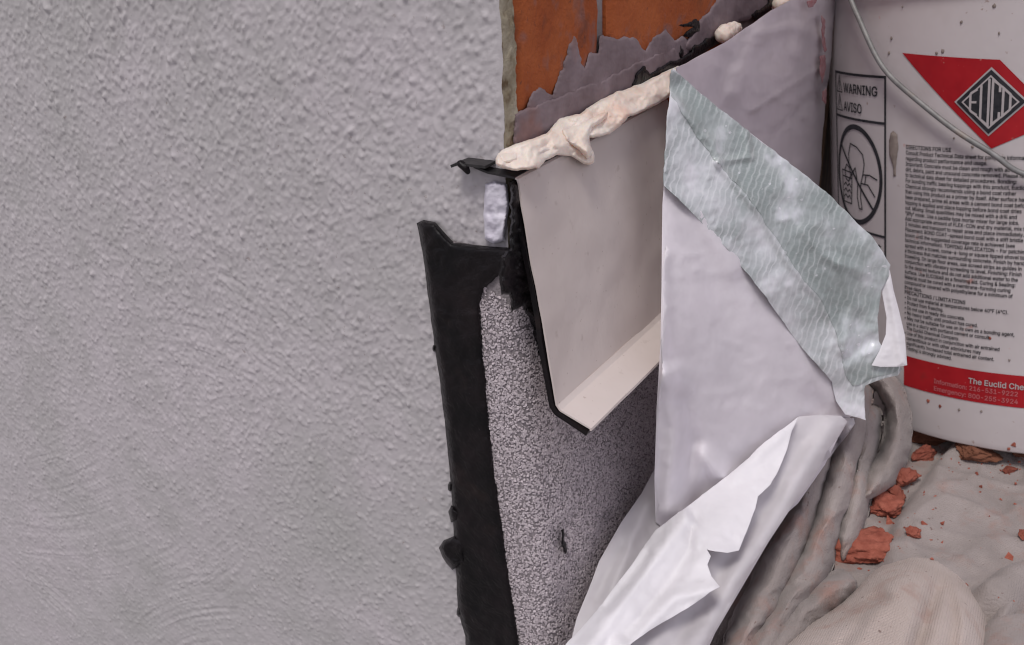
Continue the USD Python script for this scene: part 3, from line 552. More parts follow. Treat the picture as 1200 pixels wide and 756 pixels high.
for i, l in enumerate(lines):
    bold = l.startswith('*'); ind = len(l) - len(l.lstrip()); l = l.lstrip('*').strip().replace('- ', '• ', 1) if l.startswith('- ') else l.lstrip('*').strip()
    tm = meshkit.text_mesh(l, cap * (1.05 if bold else 1), 0.0001, bold=True); keepf = tm.face_normals[:, 2] > 0.5
    tm = trimesh.Trimesh(tm.vertices, tm.faces[keepf], process=False); tm.remove_unreferenced_vertices()
    tm.vertices[:, 0] *= sx * (1.05 if bold else 1); tm.vertices[:, 0] += ind * 0.0006; tm.vertices[:, 1] += i * dh - cap / 2
    out.append(tm)
TILT = 0.0
obj('small_print', outward(wrap(trimesh.util.concatenate(out), TX, HX, 0.0004)), M['print_black'], bk, smooth=True, label='block of small black directions')
# red panel and diamond badge
rp = uv([(1058, 62), (1172, 70), (1194, 92), (1240, 142)]); lowp = uv([(1162, 174)])[0]; wr = uv([(1215, 118)])[0]
red = Polygon([rp[0], rp[1], (rp[1][0] + 0.030, rp[1][1] - 0.032), (rp[1][0] + 0.030, rp[1][1] - 0.034), lowp])
em = printed('emblem', red, 'print_red', TX, HX, 0.0004, label='red printed panel with a black diamond badge')
dia = uv([(1162, 79), (1119, 116), (1160, 160), (1205, 121)]); dc = dia.mean(0)
hw, hh = (dia[3][0] - dia[1][0]) / 2, (dia[0][1] - dia[2][1]) / 2
rh = lambda k: Polygon([(dc[0], dc[1] + hh * k), (dc[0] - hw * k, dc[1]), (dc[0], dc[1] - hh * k), (dc[0] + hw * k, dc[1])])
printed('badge_rim', rh(1.0), 'print_white', TX, HX, 0.0008, em); printed('badge', rh(0.93), 'print_black', TX, HX, 0.0012, em)
printed('badge_line', rh(0.78).difference(rh(0.72)), 'print_white', TX, HX, 0.0016, em)
tw = 0.085 * 2 * hw * 0.55
def stroke(pts, w): return LineString(pts).buffer(w / 2, cap_style=2, join_style=2)
def gl(letter, x, wd, ht):                         # tall letters whose tops follow the diamond
    x0, x1 = x, x + wd; t = lambda q: ht - abs(q) * 0.85 * hh / hw
    y = lambda q, s: s * max(t(q), 0.2 * hh)
    w_ = hw * 0.065
    if letter == 'E': return unary_union([stroke([(x0, y(x0, 1)), (x0, y(x0, -1))], w_), stroke([(x0, y(x0, 1)), (x1, y(x1, 1) * 0.92)], w_), stroke([(x0, y(x0, -1)), (x1, y(x1, -1) * 0.92)], w_), stroke([(x0, 0), (x1 * 0.9 + x0 * 0.1, 0)], w_)])
    if letter == 'U': return stroke([(x0, y(x0, 1)), (x0, y(x0, -1)), (x1, y(x1, -1)), (x1, y(x1, 1))], w_)
    if letter == 'C': return stroke([(x1, y(x1, 1) * 0.6), (x1, y(x1, 1)), (x0, y(x0, 1)), (x0, y(x0, -1)), (x1, y(x1, -1)), (x1, y(x1, -1) * 0.6)], w_)
    return stroke([(x0, y(x0, 1)), (x0, y(x0, -1)), (x1, y(x1, -1) * 0.9), (x1, y(x1, 1) * 0.9), (x0, y(x0, 1)), (x0, 0)], w_)
H_ = hh * 0.70
letters = unary_union([gl('E', -0.53 * hw, 0.19 * hw, H_), gl('U', -0.24 * hw, 0.21 * hw, H_), gl('C', 0.07 * hw, 0.19 * hw, H_), gl('O', 0.35 * hw, 0.19 * hw, H_)])
printed('badge_letters', affinity.translate(letters, *dc), 'print_white', TX, HX, 0.0016, em)
# red band at the bottom with the company line
bt = uv([(1060, 416), (1060, 451)]); bandh = (bt[0][1], bt[1][1])
band = printed('red_band', sbox(bt[0][0], bandh[1], bt[0][0] + 0.34, bandh[0]), 'print_red', TX, HX, 0.0004, label='red band round the foot of the label')
def txt(s, x, y, capx, m, parent, name, w=None, bold=True, off=0.0008):
    tm = meshkit.text_mesh(s, capx, 0.0001, bold=bold); tm = trimesh.Trimesh(tm.vertices, tm.faces[tm.face_normals[:, 2] > 0.5], process=False); tm.remove_unreferenced_vertices()
    if w: tm.vertices[:, 0] *= w / tm.bounds[1][0]
    tm.vertices[:, 0] += x; tm.vertices[:, 1] += y
    return obj(name, outward(wrap(tm, TX, HX, off)), M[m], parent, smooth=True)
bh = bandh[0] - bandh[1]
c1 = uv([(1135, 445)])[0]; c1w = uv([(1200, 453)])[0][0] - c1[0]
full = 'The Euclid Chemical Company'; wr_ = meshkit.text_mesh('The Euclid Che', 0.001, 0.0001, bold=True).bounds[1][0]; wf_ = meshkit.text_mesh(full, 0.001, 0.0001, bold=True).bounds[1][0]
txt(full, c1[0], bandh[0] - bh * 0.42, bh * 0.17, 'print_white', band, 'band_text', w=c1w * wf_ / wr_)
c2 = uv([(1095, 445)])[0]
txt('Information: 216-531-9222   U', c2[0], bandh[0] - bh * 0.64, bh * 0.14, 'print_pink', band, 'band_text', w=uv([(1205, 463)])[0][0] - c2[0])
txt('Emergency: 800-255-3924   U', c2[0], bandh[0] - bh * 0.88, bh * 0.14, 'print_pink', band, 'band_text', w=uv([(1205, 473)])[0][0] - c2[0])
# warning panel
tl, tr = uv([(979, 66)])[0], uv([(1039, 89)])[0]; bl = uv([(1037, 303)])[0]; mid = uv([(1038, 145)])[0]; m0 = uv([(1037, 278)])[0]
X0, X1, YT, YM, YL, YB = tl[0], tr[0], tr[1], mid[1], m0[1], bl[1] - 0.004
lw = 0.0016
fr = unary_union([sbox(X0, YB, X1, YT).difference(sbox(X0 + lw, YB + lw, X1 - lw, YT - lw)), sbox(X0, YM - lw / 2, X1, YM + lw / 2), sbox(X0, YL - lw / 2, X1, YL + lw / 2)])
wp = printed('warning_panel', fr, 'print_black', TX, HX, 0.0004, label='black outlined warning panel')
PW = X1 - X0; RH = (YT - YM)
def tri(x, y, s): 
    p = Polygon([(x, y), (x + s, y), (x + s / 2, y + s * 1.1)]); return unary_union([p.difference(p.buffer(-s * 0.07)), sbox(x + s * .46, y + s * .32, x + s * .54, y + s * .72), Point(x + s / 2, y + s * .2).buffer(s * .055)])
printed('warning_symbol', tri(X0 + PW * 0.05, YM + RH * 0.53, PW * 0.17), 'print_black', TX, HX, 0.0004, wp)
printed('warning_symbol', tri(X0 + PW * 0.05, YM + RH * 0.12, PW * 0.17), 'print_black', TX, HX, 0.0004, wp)
txt('WARNING', X0 + PW * 0.25, YM + RH * 0.56, RH * 0.20, 'print_black', wp, 'warning_text', w=PW * 0.63, off=0.0004)
txt('AVISO', X0 + PW * 0.25, YM + RH * 0.15, RH * 0.20, 'print_black', wp, 'warning_text', w=PW * 0.38, off=0.0004)
cx_, cy_ = (X0 + X1) / 2 + PW * 0.0, (YM + YL) / 2 + 0.000; rx, ry = PW * 0.45, (YM - YL) * 0.455
E_ = lambda k: affinity.translate(affinity.scale(Point(0, 0).buffer(1, 48), rx * k, ry * k), cx_, cy_)
pic = [E_(1.0).difference(E_(0.90)), affinity.translate(stroke([(-rx * .80, ry * .56), (rx * .72, -ry * .64)], lw * 1.05), cx_, cy_)]
P_ = lambda pts, w=0.0009, close=False: affinity.translate(LineString([(x * rx, y * ry) for x, y in (pts + pts[:1] if close else pts)]).buffer(w / 2), cx_, cy_)
pic += [P_([(-.72, .02), (-.18, .02), (-.22, -.62), (-.66, -.62)], close=True), P_([(-.70, -.10), (-.20, -.10)]),
        P_([(-.62, -.28), (-.52, -.22), (-.42, -.28), (-.32, -.22), (-.24, -.28)]), P_([(-.62, -.40), (-.52, -.34), (-.42, -.40), (-.32, -.34), (-.24, -.40)]), P_([(-.62, -.52), (-.52, -.46), (-.42, -.52), (-.32, -.46), (-.25, -.52)]),
        P_([(-.30, .10), (-.34, .38), (-.24, .60), (.05, .56), (.30, .44), (.36, .26), (.30, .04), (.22, -.14), (.20, -.42), (.26, -.66), (.14, -.66), (.06, -.44), (.08, -.16)]),
        P_([(.30, .04), (.56, .06), (.82, .0)]), P_([(.22, -.14), (.50, -.14), (.74, -.34)]), P_([(.42, .05), (.38, -.13)]),
        P_([(-.30, .10), (-.46, .16), (-.56, .04), (-.50, -.14), (-.36, -.18), (-.24, -.04)], close=True), P_([(-.24, -.04), (-.02, .14), (.08, -.16)])]
printed('pictogram', unary_union(pic), 'print_black', TX, HX, 0.0004, wp)
kx = uv([(1022, 284)])[0]
txt('bucket', X1 - PW * 0.62, YL - 0.0100, 0.0045, 'print_black', wp, 'warning_text', w=PW * 0.55, off=0.0004)
# dried drip
dr = ragged([(1047, 153), (1052, 158), (1053, 172), (1052, 184), (1050, 196), (1050, 206), (1047, 207), (1047, 196), (1043, 182), (1042, 166), (1044, 156)], 1.5, 0.6, 6, 3)
du = uv([tuple(p) for p in dr]); p, t = fill(du, 0.0010)
dd = shapely.distance(Polygon(du).exterior, shapely.points(p))
obj('dried_drip', outward(trimesh.Trimesh(pail(TX + p[:, 0] / rad(HX), HX + p[:, 1], 0.0003 + 0.0012 * np.clip(dd / 0.002, 0, 1) ** 0.5), t, process=False)), M['drip'], bk, smooth=True)
# splatter
for i, (x, y, s) in enumerate([(1098, 62, 1.4), (1105, 60, 1.8), (1127, 26, 1.5), (1171, 39, 1.2), (1165, 7, 1.7), (1058, 8, 1.1), (1140, 172, 1.3), (1118, 162, 1.0), (1088, 470, 2.0), (1102, 476, 1.6), (1124, 480, 1.4), (1188, 521, 2.6), (1182, 526, 1.8), (1150, 482, 1.2), (1045, 45, 1.5), (1042, 62, 1.6), (1183, 422, 1.2), (1160, 396, 1.6)]):
    hit = pail_hit(x, y)
    if hit:
        s *= 0.00055; th_, h_ = hit
        ang = np.arange(9) / 9 * 6.283; rr = s * (0.7 + 0.6 * np.random.default_rng(i).random(9)); pts = np.c_[np.cos(ang) * rr, np.sin(ang) * rr * 1.25]
        v = np.vstack([pail(th_, h_, 0.0012)[None], pail(th_ + pts[:, 0] / rad(h_), h_ + pts[:, 1], 0.00025)]); f = [(0, 1 + q, 1 + (q + 1) % 9) for q in range(9)]
        obj('splatter', outward(trimesh.Trimesh(v, f, process=False)), M['frag'] if i in (8, 9, 11, 12, 17) else M['drip'], bk, smooth=True)
# wire handle hanging down the front
def off_pail(x, y, o):
    t, h = pail_hit(x, y, o); return pail(t, h, o)
hp = []
hl, hr = pail_hit(992, -10), None
tl_, hl_ = pail_hit(1000, 10)
pts = [pail(tl_ - 0.10, 0.345, 0.012), off_pail(993, -14, 0.006), off_pail(1005, 18, 0.006), off_pail(1018, 48, 0.006), off_pail(1037, 82, 0.006), off_pail(1066, 110, 0.006), off_pail(1100, 138, 0.006), off_pail(1135, 163, 0.006), off_pail(1170, 185, 0.006), off_pail(1205, 205, 0.006)]
te, he = pail_hit(1205, 205, 0.006)
for k_ in range(1, 6): pts.append(pail(te + k_ * 0.22, he + 0.0165 * k_ * k_ * 0.38 - 0.006 * k_, 0.010))
pts = np.array(pts)
obj('wire_handle', tube(pts, 0.0016), M['wire'], bk, smooth=True, label='bent galvanised wire handle')
obj('handle_ear', lumps([(pail(tl_ - 0.10, 0.345, 0.004), 0.010), (pail(tl_ - 0.10, 0.345, 0.012), 0.008)], edge=0.003, amp=0.0), M['pail'], bk, smooth=True)

# ------------------------------------------------------------------ drop cloth: a heaped height field on the deck
def gp(x, y, h):                                   # where a sight line meets height h
    v = ray(x, y); return (C + v * ((h - C[2]) / v[2]))[:2]
ridges = [  # crest line (sight lines at that height), height, half width
    ([(1034, 470), (1026, 530), (1010, 570)], 0.010, 0.020),
    ([(1225, 665), (1195, 672), (1172, 694)], 0.024, 0.014),
    ([(1225, 735), (1192, 742), (1178, 790)], 0.022, 0.014)]
lump_px = [(985, 708), (1008, 684), (1036, 660), (1062, 652), (1086, 651), (1110, 660), (1132, 675), (1148, 697), (1158, 720), (1164, 765), (1160, 830), (870, 830), (905, 762), (945, 735)]
CX0, CX1, CY0, CY1, CS = -0.02, 0.75, 0.26, 0.95, 0.0017
gx, gy = np.meshgrid(np.arange(CX0, CX1, CS), np.arange(CY0, CY1, CS)); P2 = np.c_[gx.ravel(), gy.ravel()]
warp = 0.004 * 2 * np.c_[fbm(np.c_[P2 * 28, np.zeros(len(P2))], 3, 4) - 0.5, fbm(np.c_[P2 * 28 + 40, np.zeros(len(P2))], 3, 5) - 0.5]
acc = np.zeros(len(P2)); base = DZ + 0.006
for line, h, w in ridges:
    L = np.array([gp(x, y, base + h * 0.8) for x, y in line]); d = seg_dist(P2 + warp, L); acc += (h * (0.8 * np.sqrt(np.clip(1 - (d / w) ** 2, 0, 1)) + 0.2 * np.exp(-(d / (1.6 * w)) ** 2))) ** 6
ht = acc ** (1 / 6)
PL = Polygon([gp(x, y, base + 0.006) for x, y in [(1112, 520), (1092, 545), (1070, 580), (1048, 612), (1030, 645), (1040, 700), (1300, 760), (1300, 500)]])
pd = shapely.distance(PL.exterior, shapely.points(P2 + warp)) * np.where(shapely.contains_xy(PL, *(P2 + warp).T), 1, 0)
ht = np.maximum(ht, 0.014 * np.sqrt(np.clip(1 - (1 - np.clip(pd / 0.010, 0, 1)) ** 2, 0, 1)) * np.exp(-pd / 0.10))
LP = Polygon([gp(x, y, base + 0.010) for x, y in lump_px]); ins = shapely.contains_xy(LP, P2[:, 0], P2[:, 1])
dl = np.where(ins, shapely.distance(LP.exterior, shapely.points(P2)), 0.0)
lump = 0.012 * np.sqrt(np.clip(1 - (1 - np.clip(dl / 0.02, 0, 1)) ** 2, 0, 1))
ht = np.maximum(ht, lump)
q3 = np.c_[P2 @ np.array([[0.8, -0.6], [0.6, 0.8]]) * np.array([26, 60]), np.zeros(len(P2))]
rd = lambda q_, sd: np.exp(-np.abs(fbm(q_, 2, sd) - 0.5) / 0.045)
q4 = np.c_[P2 @ np.array([[0.9, 0.45], [-0.45, 0.9]]) * np.array([14, 34]), np.zeros(len(P2))]
ht = ht + 0.0030 * rd(q3 * 0.7, 22) + 0.0024 * rd(q4, 24) + 0.0040 * (fbm(q3, 3, 12) - 0.4) + 0.0022 * (fbm(np.c_[P2 * 90, np.zeros(len(P2))], 3, 14) - 0.5) + 0.004 * (fbm(np.c_[P2 * 16, np.zeros(len(P2))], 2, 15) - 0.5)
H2 = gaussian_filter((base + ht).reshape(gx.shape), 0.9)
Q = np.c_[P2, np.zeros(len(P2))]; qa, qb, _ = AB(Q)
v = np.c_[P2, H2.ravel()]; ff = grid_faces(*gx.shape)
okv = (qa > 0.004) & (qb > 0.030) & (qa < 0.75)
fm = okv[ff].all(1)
def sub(mask):
    m = face_to(trimesh.Trimesh(v, ff[mask], process=False), (0, 0, 1)); m.remove_unreferenced_vertices()
    return trimesh.Trimesh(*solid(np.array(m.vertices), np.array(m.faces), 0.0012), process=False)
dc_ = thing('drop_cloth', 'crumpled grey canvas drop cloth heaped in folds in front of the bucket', 'cloth')
obj('flat_cloth', sub(fm), M['cloth'], dc_, smooth=True)
def fold(crest, hw, bulge, seed, nu=29):
    """A tubular fold: a half pipe of cloth along a crest, each crest point a sight line and a distance."""
    from scipy.interpolate import PchipInterpolator
    cr_ = np.array(crest, float); L = np.r_[0, np.cumsum(np.linalg.norm(np.diff(cr_[:, :2], axis=0), axis=1))]
    sm = np.arange(0, L[-1], 2.5); q = np.stack([PchipInterpolator(L, cr_[:, k])(sm) for k in range(3)], 1); w = PchipInterpolator(L, np.broadcast_to(hw, len(cr_)))(sm)
    q[:, :2] = np.stack([gaussian_filter(q[:, k], 6, mode='nearest') for k in (0, 1)], 1)
    tg = np.gradient(q[:, :2], axis=0); tg /= np.linalg.norm(tg, axis=1, keepdims=True); nr = np.c_[-tg[:, 1], tg[:, 0]]
    nz_ = fbm(np.c_[sm / 40, sm * 0, sm * 0 + seed], 3, seed) - 0.5
    k0, k1 = np.clip(sm / 14, 0, 1), np.clip((L[-1] - sm) / 46, 0, 1); tp = np.sqrt(1 - (1 - k0) ** 2) * (1 - (1 - k1) ** 2) * 0.92 + 0.08; w = w * tp; q[:, 2] += bulge * 0.8 * (1 - tp)
    u = np.linspace(-1.12, 1.12, nu); uc = np.clip(np.abs(u), 0, 1)
    px_ = q[:, None, :2] + nr[:, None] * (u[None, :, None] * w[:, None, None] * (1 + 0.35 * nz_[:, None, None]) + 5 * nz_[:, None, None])
    us = np.clip(np.abs(u[None] + 0.55 * (nz_[:, None] + 0.1) * (1 - u[None] ** 2)), 0, 1)
    flut = fbm(np.stack([np.broadcast_to(sm[:, None] / 70, (len(sm), nu)), np.broadcast_to(u[None] * 1.15, (len(sm), nu)) + nz_[:, None] * 2, np.full((len(sm), nu), seed * 1.7)], -1), 3, seed + 5)
    dep = q[:, 2:3] + bulge * 0.95 * (0.35 * us ** 2 + 0.65 * (1 - np.sqrt(1 - us ** 2))) + 0.006 * (np.abs(flut - 0.5) * 2 - 0.25) * (1 + np.where(np.abs(u) > 1, 0.5, 0))[None]
    pf = px_.reshape(-1, 2); vv = C + rays(pf) * dep.reshape(-1)[:, None]; f_ = grid_faces(len(sm), nu)
    m_ = trimesh.Trimesh(vv, f_, process=False)
    if m_.face_normals.mean(0) @ F > 0: f_ = f_[:, ::-1]
    vn = vnormals(vv, f_); vv = vv + vn * (0.0022 * 2 * (fbm(np.c_[pf / 34, np.full(len(pf), seed)], 3, seed) - 0.5) + 0.0006 * 2 * (fbm(np.c_[pf / 9, np.full(len(pf), seed)], 2, seed + 3) - 0.5))[:, None]
    obj('fold', trimesh.Trimesh(*solid(vv, f_, 0.0012), process=False), M['cloth'], dc_, smooth=True)
fold([(964, 510, .600), (944, 590, .570), (917, 655, .540), (886, 722, .510), (850, 810, .466)], [13, 16, 19, 22, 26], 0.030, 1)
fold([(1010, 440, .640), (1002, 480, .618), (992, 530, .600), (975, 595, .575), (956, 650, .548), (926, 708, .520), (896, 755, .496), (860, 825, .466)], [13, 16, 19, 20, 22, 23, 24, 26], 0.034, 2)
fold([(1020, 470, .645), (1014, 520, .625), (1006, 570, .602), (997, 618, .584), (984, 662, .563)], [12, 14, 15, 15, 13], 0.028, 3)
fold([(1012, 440, .655), (1026, 440, .652), (1042, 452, .648), (1052, 476, .643), (1053, 510, .634), (1042, 545, .618), (1020, 575, .602), (1000, 596, .592)], [11, 12, 13, 14, 16, 17, 15, 11], 0.030, 4)
fold([(1010, 676, .552), (968, 698, .532), (930, 735, .508), (885, 800, .472)], [17, 21, 25, 30], 0.032, 6)
fold([(1235, 680, .540), (1200, 694, .532), (1176, 724, .516), (1166, 800, .478)], [18, 19, 18, 18], 0.026, 7)
lt = [(985, 709, .5150), (1008, 684, .5300), (1036, 660, .5440), (1062, 652, .5490), (1086, 651, .5490), (1110, 660, .5440), (1132, 675, .5350), (1148, 697, .5230), (1158, 720, .5120), (1164, 765, .4930), (1160, 830, .4700), (870, 830, .4480), (905, 762, .4790), (945, 735, .4980), (1040, 760, .4620), (1110, 760, .4740), (1060, 700, .5000), (1100, 700, .5080)]
lpx = np.array(lump_px, float); lp_s = np.array(Polygon(lpx).buffer(14).buffer(-14).exterior.coords)[:-1]
from scipy.interpolate import splprep, splev
tck, _u = splprep(np.r_[lpx, lpx[:1]].T, s=60, per=1); lp_s = np.array(splev(np.linspace(0, 1, 240, endpoint=False), tck)).T
p, t = fill(lp_s, 4); d0 = RBFInterpolator(np.array(lt)[:, :2] / 100, np.array(lt)[:, 2], kernel='thin_plate_spline', smoothing=0.002)(p / 100)
ds = shapely.distance(Polygon(lp_s).exterior, shapely.points(p)); kk = np.clip(ds / 34, 0, 1)
d0 = d0 + 0.034 * (1 - np.sqrt(1 - (1 - kk) ** 2))
for line, a_, w_ in (([(1106, 668), (1092, 705), (1070, 770)], 0.013, 10), ([(1060, 668), (1020, 715), (985, 780)], -0.007, 20), ([(1135, 700), (1128, 740), (1122, 790)], -0.007, 14), ([(978, 712), (1005, 703), (1036, 700)], 0.009, 6), ([(1030, 690), (1000, 740), (960, 790)], 0.005, 8), ([(1112, 690), (1120, 730), (1112, 780)], 0.006, 7)):
    d0 = d0 + a_ * np.exp(-(seg_dist(p, line) / w_) ** 2) * kk
vv = C + rays(p) * d0[:, None]
if trimesh.Trimesh(vv, t, process=False).face_normals.mean(0) @ F > 0: t = t[:, ::-1]
vv = vv + vnormals(vv, t) * (0.0016 * 2 * (fbm(np.c_[p / 45, np.full(len(p), 3.3)], 3, 6) - 0.5))[:, None]
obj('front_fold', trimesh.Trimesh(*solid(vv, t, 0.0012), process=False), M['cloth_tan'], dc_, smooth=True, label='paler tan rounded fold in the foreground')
def cloth_z(x, y): return float(map_coordinates(H2, [[(y - CY0) / CS], [(x - CX0) / CS]], order=1, mode='nearest')[0])
def cloth_hit(x, y):
    d = ray(x, y)
    for t in np.arange(0.40, 0.95, 0.0008):
        p = C + d * t
        if p[2] < cloth_z(p[0], p[1]): return p
# ------------------------------------------------------------------ broken brick
def chunk(seed, s, faces=2):
    r = np.random.default_rng(seed); p = r.normal(size=(16, 3)); p /= np.linalg.norm(p, axis=1, keepdims=True); p *= r.uniform(0.7, 1.05, (16, 1))
    h = trimesh.convex.convex_hull(p); m = m3.Manifold(m3.Mesh(np.asarray(h.vertices, np.float32), np.asarray(h.faces, np.uint32))).refine_to_length(0.10)
    v, f, _ = meshkit.arrays(m); n = vnormals(v, f); v = v + n * (0.34 * (fbm(v * 3.1 + seed, 4, seed) - 0.5) + 0.16 * (noise(v * 8 + seed, seed) - 0.5) + 0.08 * (noise(v * 17 + seed, seed + 1) - 0.5))[:, None]
    return trimesh.Trimesh(v * np.array(s), f, process=False)
frs = [  # px, py, half sizes (m), turn, material, label
    (1012, 648, (.0200, .0120, .0080), 0.15, 'frag', 'largest rough orange brick lump, behind the pale tan cloth fold'),
    (1020, 628, (.0045, .004, .003), 1.0, 'frag', 'small brick crumb on top of the largest brick lump'),
    (1038, 596, (.0115, .0100, .006), 0.8, 'frag', 'pinkish red brick lump just uphill of the largest one'),
    (1047, 588, (.0075, .006, .006), 0.2, 'frag', 'small knobbly brick lump in the middle of the row of brick bits'),
    (1057, 567, (.0105, .0078, .006), 0.5, 'frag', 'bright orange brick lump third down from the bucket'),
    (1087, 534, (.0120, .0050, .0045), 0.55, 'frag', 'long bright orange brick sliver just in front of the bucket foot'),
    (1084, 516, (.0130, .0062, .006), -0.35, 'frag_brown', 'dark red brown brick wedge under the left of the bucket foot'),
    (1133, 531, (.0190, .0100, .0062), -0.42, 'frag_brown', 'flat brown brick slab trapped under the front of the bucket'),
    (1070, 627, (.0048, .0036, .003), 0.1, 'frag', 'small lone brick crumb on the flat grey cloth'),
    (1183, 553, (.0048, .003, .0022), 0.4, 'frag', 'small red brick flake right of the brown slab'),
    (1197, 629, (.0040, .003, .0022), 0.9, 'frag', 'tiny red brick flake at the right edge of the picture'),
    (1008, 556, (.0042, .003, .0025), 1.2, 'frag_brown', 'small dark brick crumb in the hollow of the grey folds'),
    (1012, 549, (.0028, .0024, .002), 0.2, 'frag', 'tiny brick crumb just above the dark crumb in the grey folds'),
    (1201, 533, (.0100, .0050, .0040), -0.2, 'frag_brown', 'brown brick chip under the bucket at the right edge of the picture')]
for i, (x, y, s, rz, m, lab) in enumerate(frs):
    p = cloth_hit(x, y); tm = chunk(100 + i, s); tm.apply_transform(trimesh.transformations.rotation_matrix(rz, (0, 0, 1)))
    s = np.array(s) * 1.3; tm.apply_scale(1.3); p = np.array([p[0], p[1], p[2] + s[2] * 0.45])
    fx = placed('brick_fragment', lab, 'brick fragment', p, 'broken bits of brick on the drop cloth'); fx.GetPrim()
    tm.apply_translation(p); path = str(fx.GetPath())
    obj('chunk', tm, M[m], fx, smooth=50)
# loose crumbs, uncountable
cr = []
rc = np.random.default_rng(5)
for i in range(170):
    x, y = rc.uniform(985, 1200), rc.uniform(500, 740)
    if rc.random() < 0.82: k_ = rc.integers(0, len(frs)); x, y = frs[k_][0] + rc.normal(0, 22), frs[k_][1] + rc.normal(0, 16)
    p = cloth_hit(x, y)
    if p is None: continue
    c = trimesh.convex.convex_hull(rc.normal(size=(8, 3)) * (rc.uniform(0.0002, 0.00075) if rc.random() < 0.86 else rc.uniform(0.0009, 0.0018))); c.apply_translation(p + [0, 0, 0.0003]); cr.append(c)
tag(obj('brick_crumbs', trimesh.util.concatenate(cr), M['frag'], smooth=False), 'fine red brick crumbs scattered over the grey drop cloth', 'brick crumbs', kind='stuff')

# ------------------------------------------------------------------ polythene sheet with its duct tape
ps = thing('plastic_sheet', 'milky plastic sheet hanging from the flashing, its diagonal edge bound with duct tape', 'plastic sheet')
# sheet over the wall beyond the tape
wo = [(794, 80), (830, 60), (870, 36), (905, 12), (935, -4), (990, -40), (976, 20), (971, 90), (966, 140), (961, 212), (956, 300), (950, 420), (900, 470), (850, 400), (820, 260), (800, 150)]
def wallplane(x, y, b): v_ = ray(x, y); return (b - nB @ (C - K)) / (nB @ v_)
wc = [(x, y, wallplane(x, y, 0.022)) for x, y in wo] + [(x, y, wallplane(x, y, 0.024)) for x, y in ((900, 200), (850, 250), (900, 330), (940, 260), (870, 90), (930, 90))]
m, _ = drape(ragged(wo, 6, 1.2, 20, 3), wc, 4, creases=[([(880, 130), (972, 72)], 0.0030, 3), ([(905, 158), (968, 98)], -0.0034, 3), ([(890, 40), (930, 30), (960, 45)], 0.004, 8), ([(850, 70), (840, 110), (850, 130)], -0.003, 9), ([(905, 8), (880, 60), (860, 110)], 0.003, 9), ([(950, 5), (930, 60)], 0.0025, 8), ([(968, -10), (960, 90)], 0.004, 7)], wrinkle=0.0022, wscale=60, seed=2)
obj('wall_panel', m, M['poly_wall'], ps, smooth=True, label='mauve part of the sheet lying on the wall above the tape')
# the main hanging panel
fo_ = [(786, 108), (790, 84), (830, 118), (900, 172), (960, 222), (1005, 262), (1012, 300), (1014, 380), (1012, 440), (1010, 478), (995, 492), (985, 510), (968, 545), (935, 590), (880, 640), (800, 640), (768, 612), (767, 560), (770, 480), (774, 400), (775, 330), (777, 240), (781, 160)]
fc = [(786, 108, .4660), (790, 84, .4655), (830, 118, .480), (900, 172, .5040), (960, 222, .5230), (1005, 262, .5380), (1030, 300, .5480), (1012, 380, .5600), (1010, 478, .5730), (985, 510, .5780), (968, 545, .575), (935, 590, .567), (880, 640, .550), (800, 640, .532), (768, 612, .5240),
      (767, 560, .5060), (770, 480, .4760), (775, 400, .4560), (776, 330, .4540), (778, 240, .4570), (782, 160, .4610), (880, 300, .5000), (900, 400, .5180), (850, 480, .5080), (830, 380, .4820), (900, 500, .5360), (820, 560, .5220), (820, 250, .4720)]
m, _ = drape(fo_, fc, 4, creases=[([(784, 440), (794, 500), (782, 600)], 0.012, 13), ([(812, 590), (810, 520), (798, 470)], -0.009, 12), ([(850, 560), (822, 535), (800, 600)], 0.009, 12), ([(778, 300), (776, 450)], 0.004, 7), ([(940, 450), (880, 350), (820, 250)], 0.004, 14), ([(800, 240), (840, 340), (870, 460)], -0.004, 18), ([(870, 330), (930, 430), (960, 480)], -0.004, 12)], wrinkle=0.0022, wscale=70, seed=4)
obj('hanging_panel', m, M['poly'], ps, smooth=True)
# layer going down the wall behind
bo = [(772, 540), (800, 560), (845, 600), (850, 640), (820, 700), (770, 790), (655, 790), (668, 756), (676, 724), (690, 690), (702, 658), (728, 612), (752, 578)]
bcx = [(772, 540, .5500), (800, 560, .552), (880, 640, .556), (880, 700, .515), (800, 790, .478), (655, 790, .4700), (668, 756, .4770), (676, 724, .4850), (690, 690, .4950), (702, 658, .5040), (728, 612, .5180), (752, 578, .5320), (780, 660, .512), (740, 700, .492)]
m, _ = drape(bo, bcx, 4, creases=[([(760, 590), (720, 680), (690, 770)], 0.004, 10), ([(730, 640), (700, 700)], -0.002, 6)], wrinkle=0.002, wscale=50, seed=6)
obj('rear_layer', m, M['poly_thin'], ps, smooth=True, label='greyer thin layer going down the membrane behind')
# turned under, shaded side
uo = [(936, 488), (960, 486), (985, 488), (992, 494), (982, 512), (968, 530), (962, 546), (946, 572), (930, 590), (900, 636), (868, 690), (838, 742), (812, 800), (690, 800), (760, 700), (820, 620), (880, 550)]
uc = [(936, 488, .5480), (985, 488, .5560), (992, 494, .5580), (962, 546, .5480), (930, 590, .5330), (868, 690, .4960), (838, 742, .4770), (812, 800, .4580), (690, 800, .4490), (760, 700, .4810), (820, 620, .5080), (880, 550, .5290), (920, 560, .5300), (860, 660, .4950), (800, 760, .4600)]
m, _ = drape(uo, uc, 4, creases=[([(975, 500), (930, 575), (850, 700), (800, 790)], 0.006, 13), ([(935, 520), (900, 590), (850, 660), (780, 770)], -0.004, 12)], wrinkle=0.0015, wscale=50, seed=8)
obj('turned_under_edge', m, M['poly_thin'], ps, smooth=True)
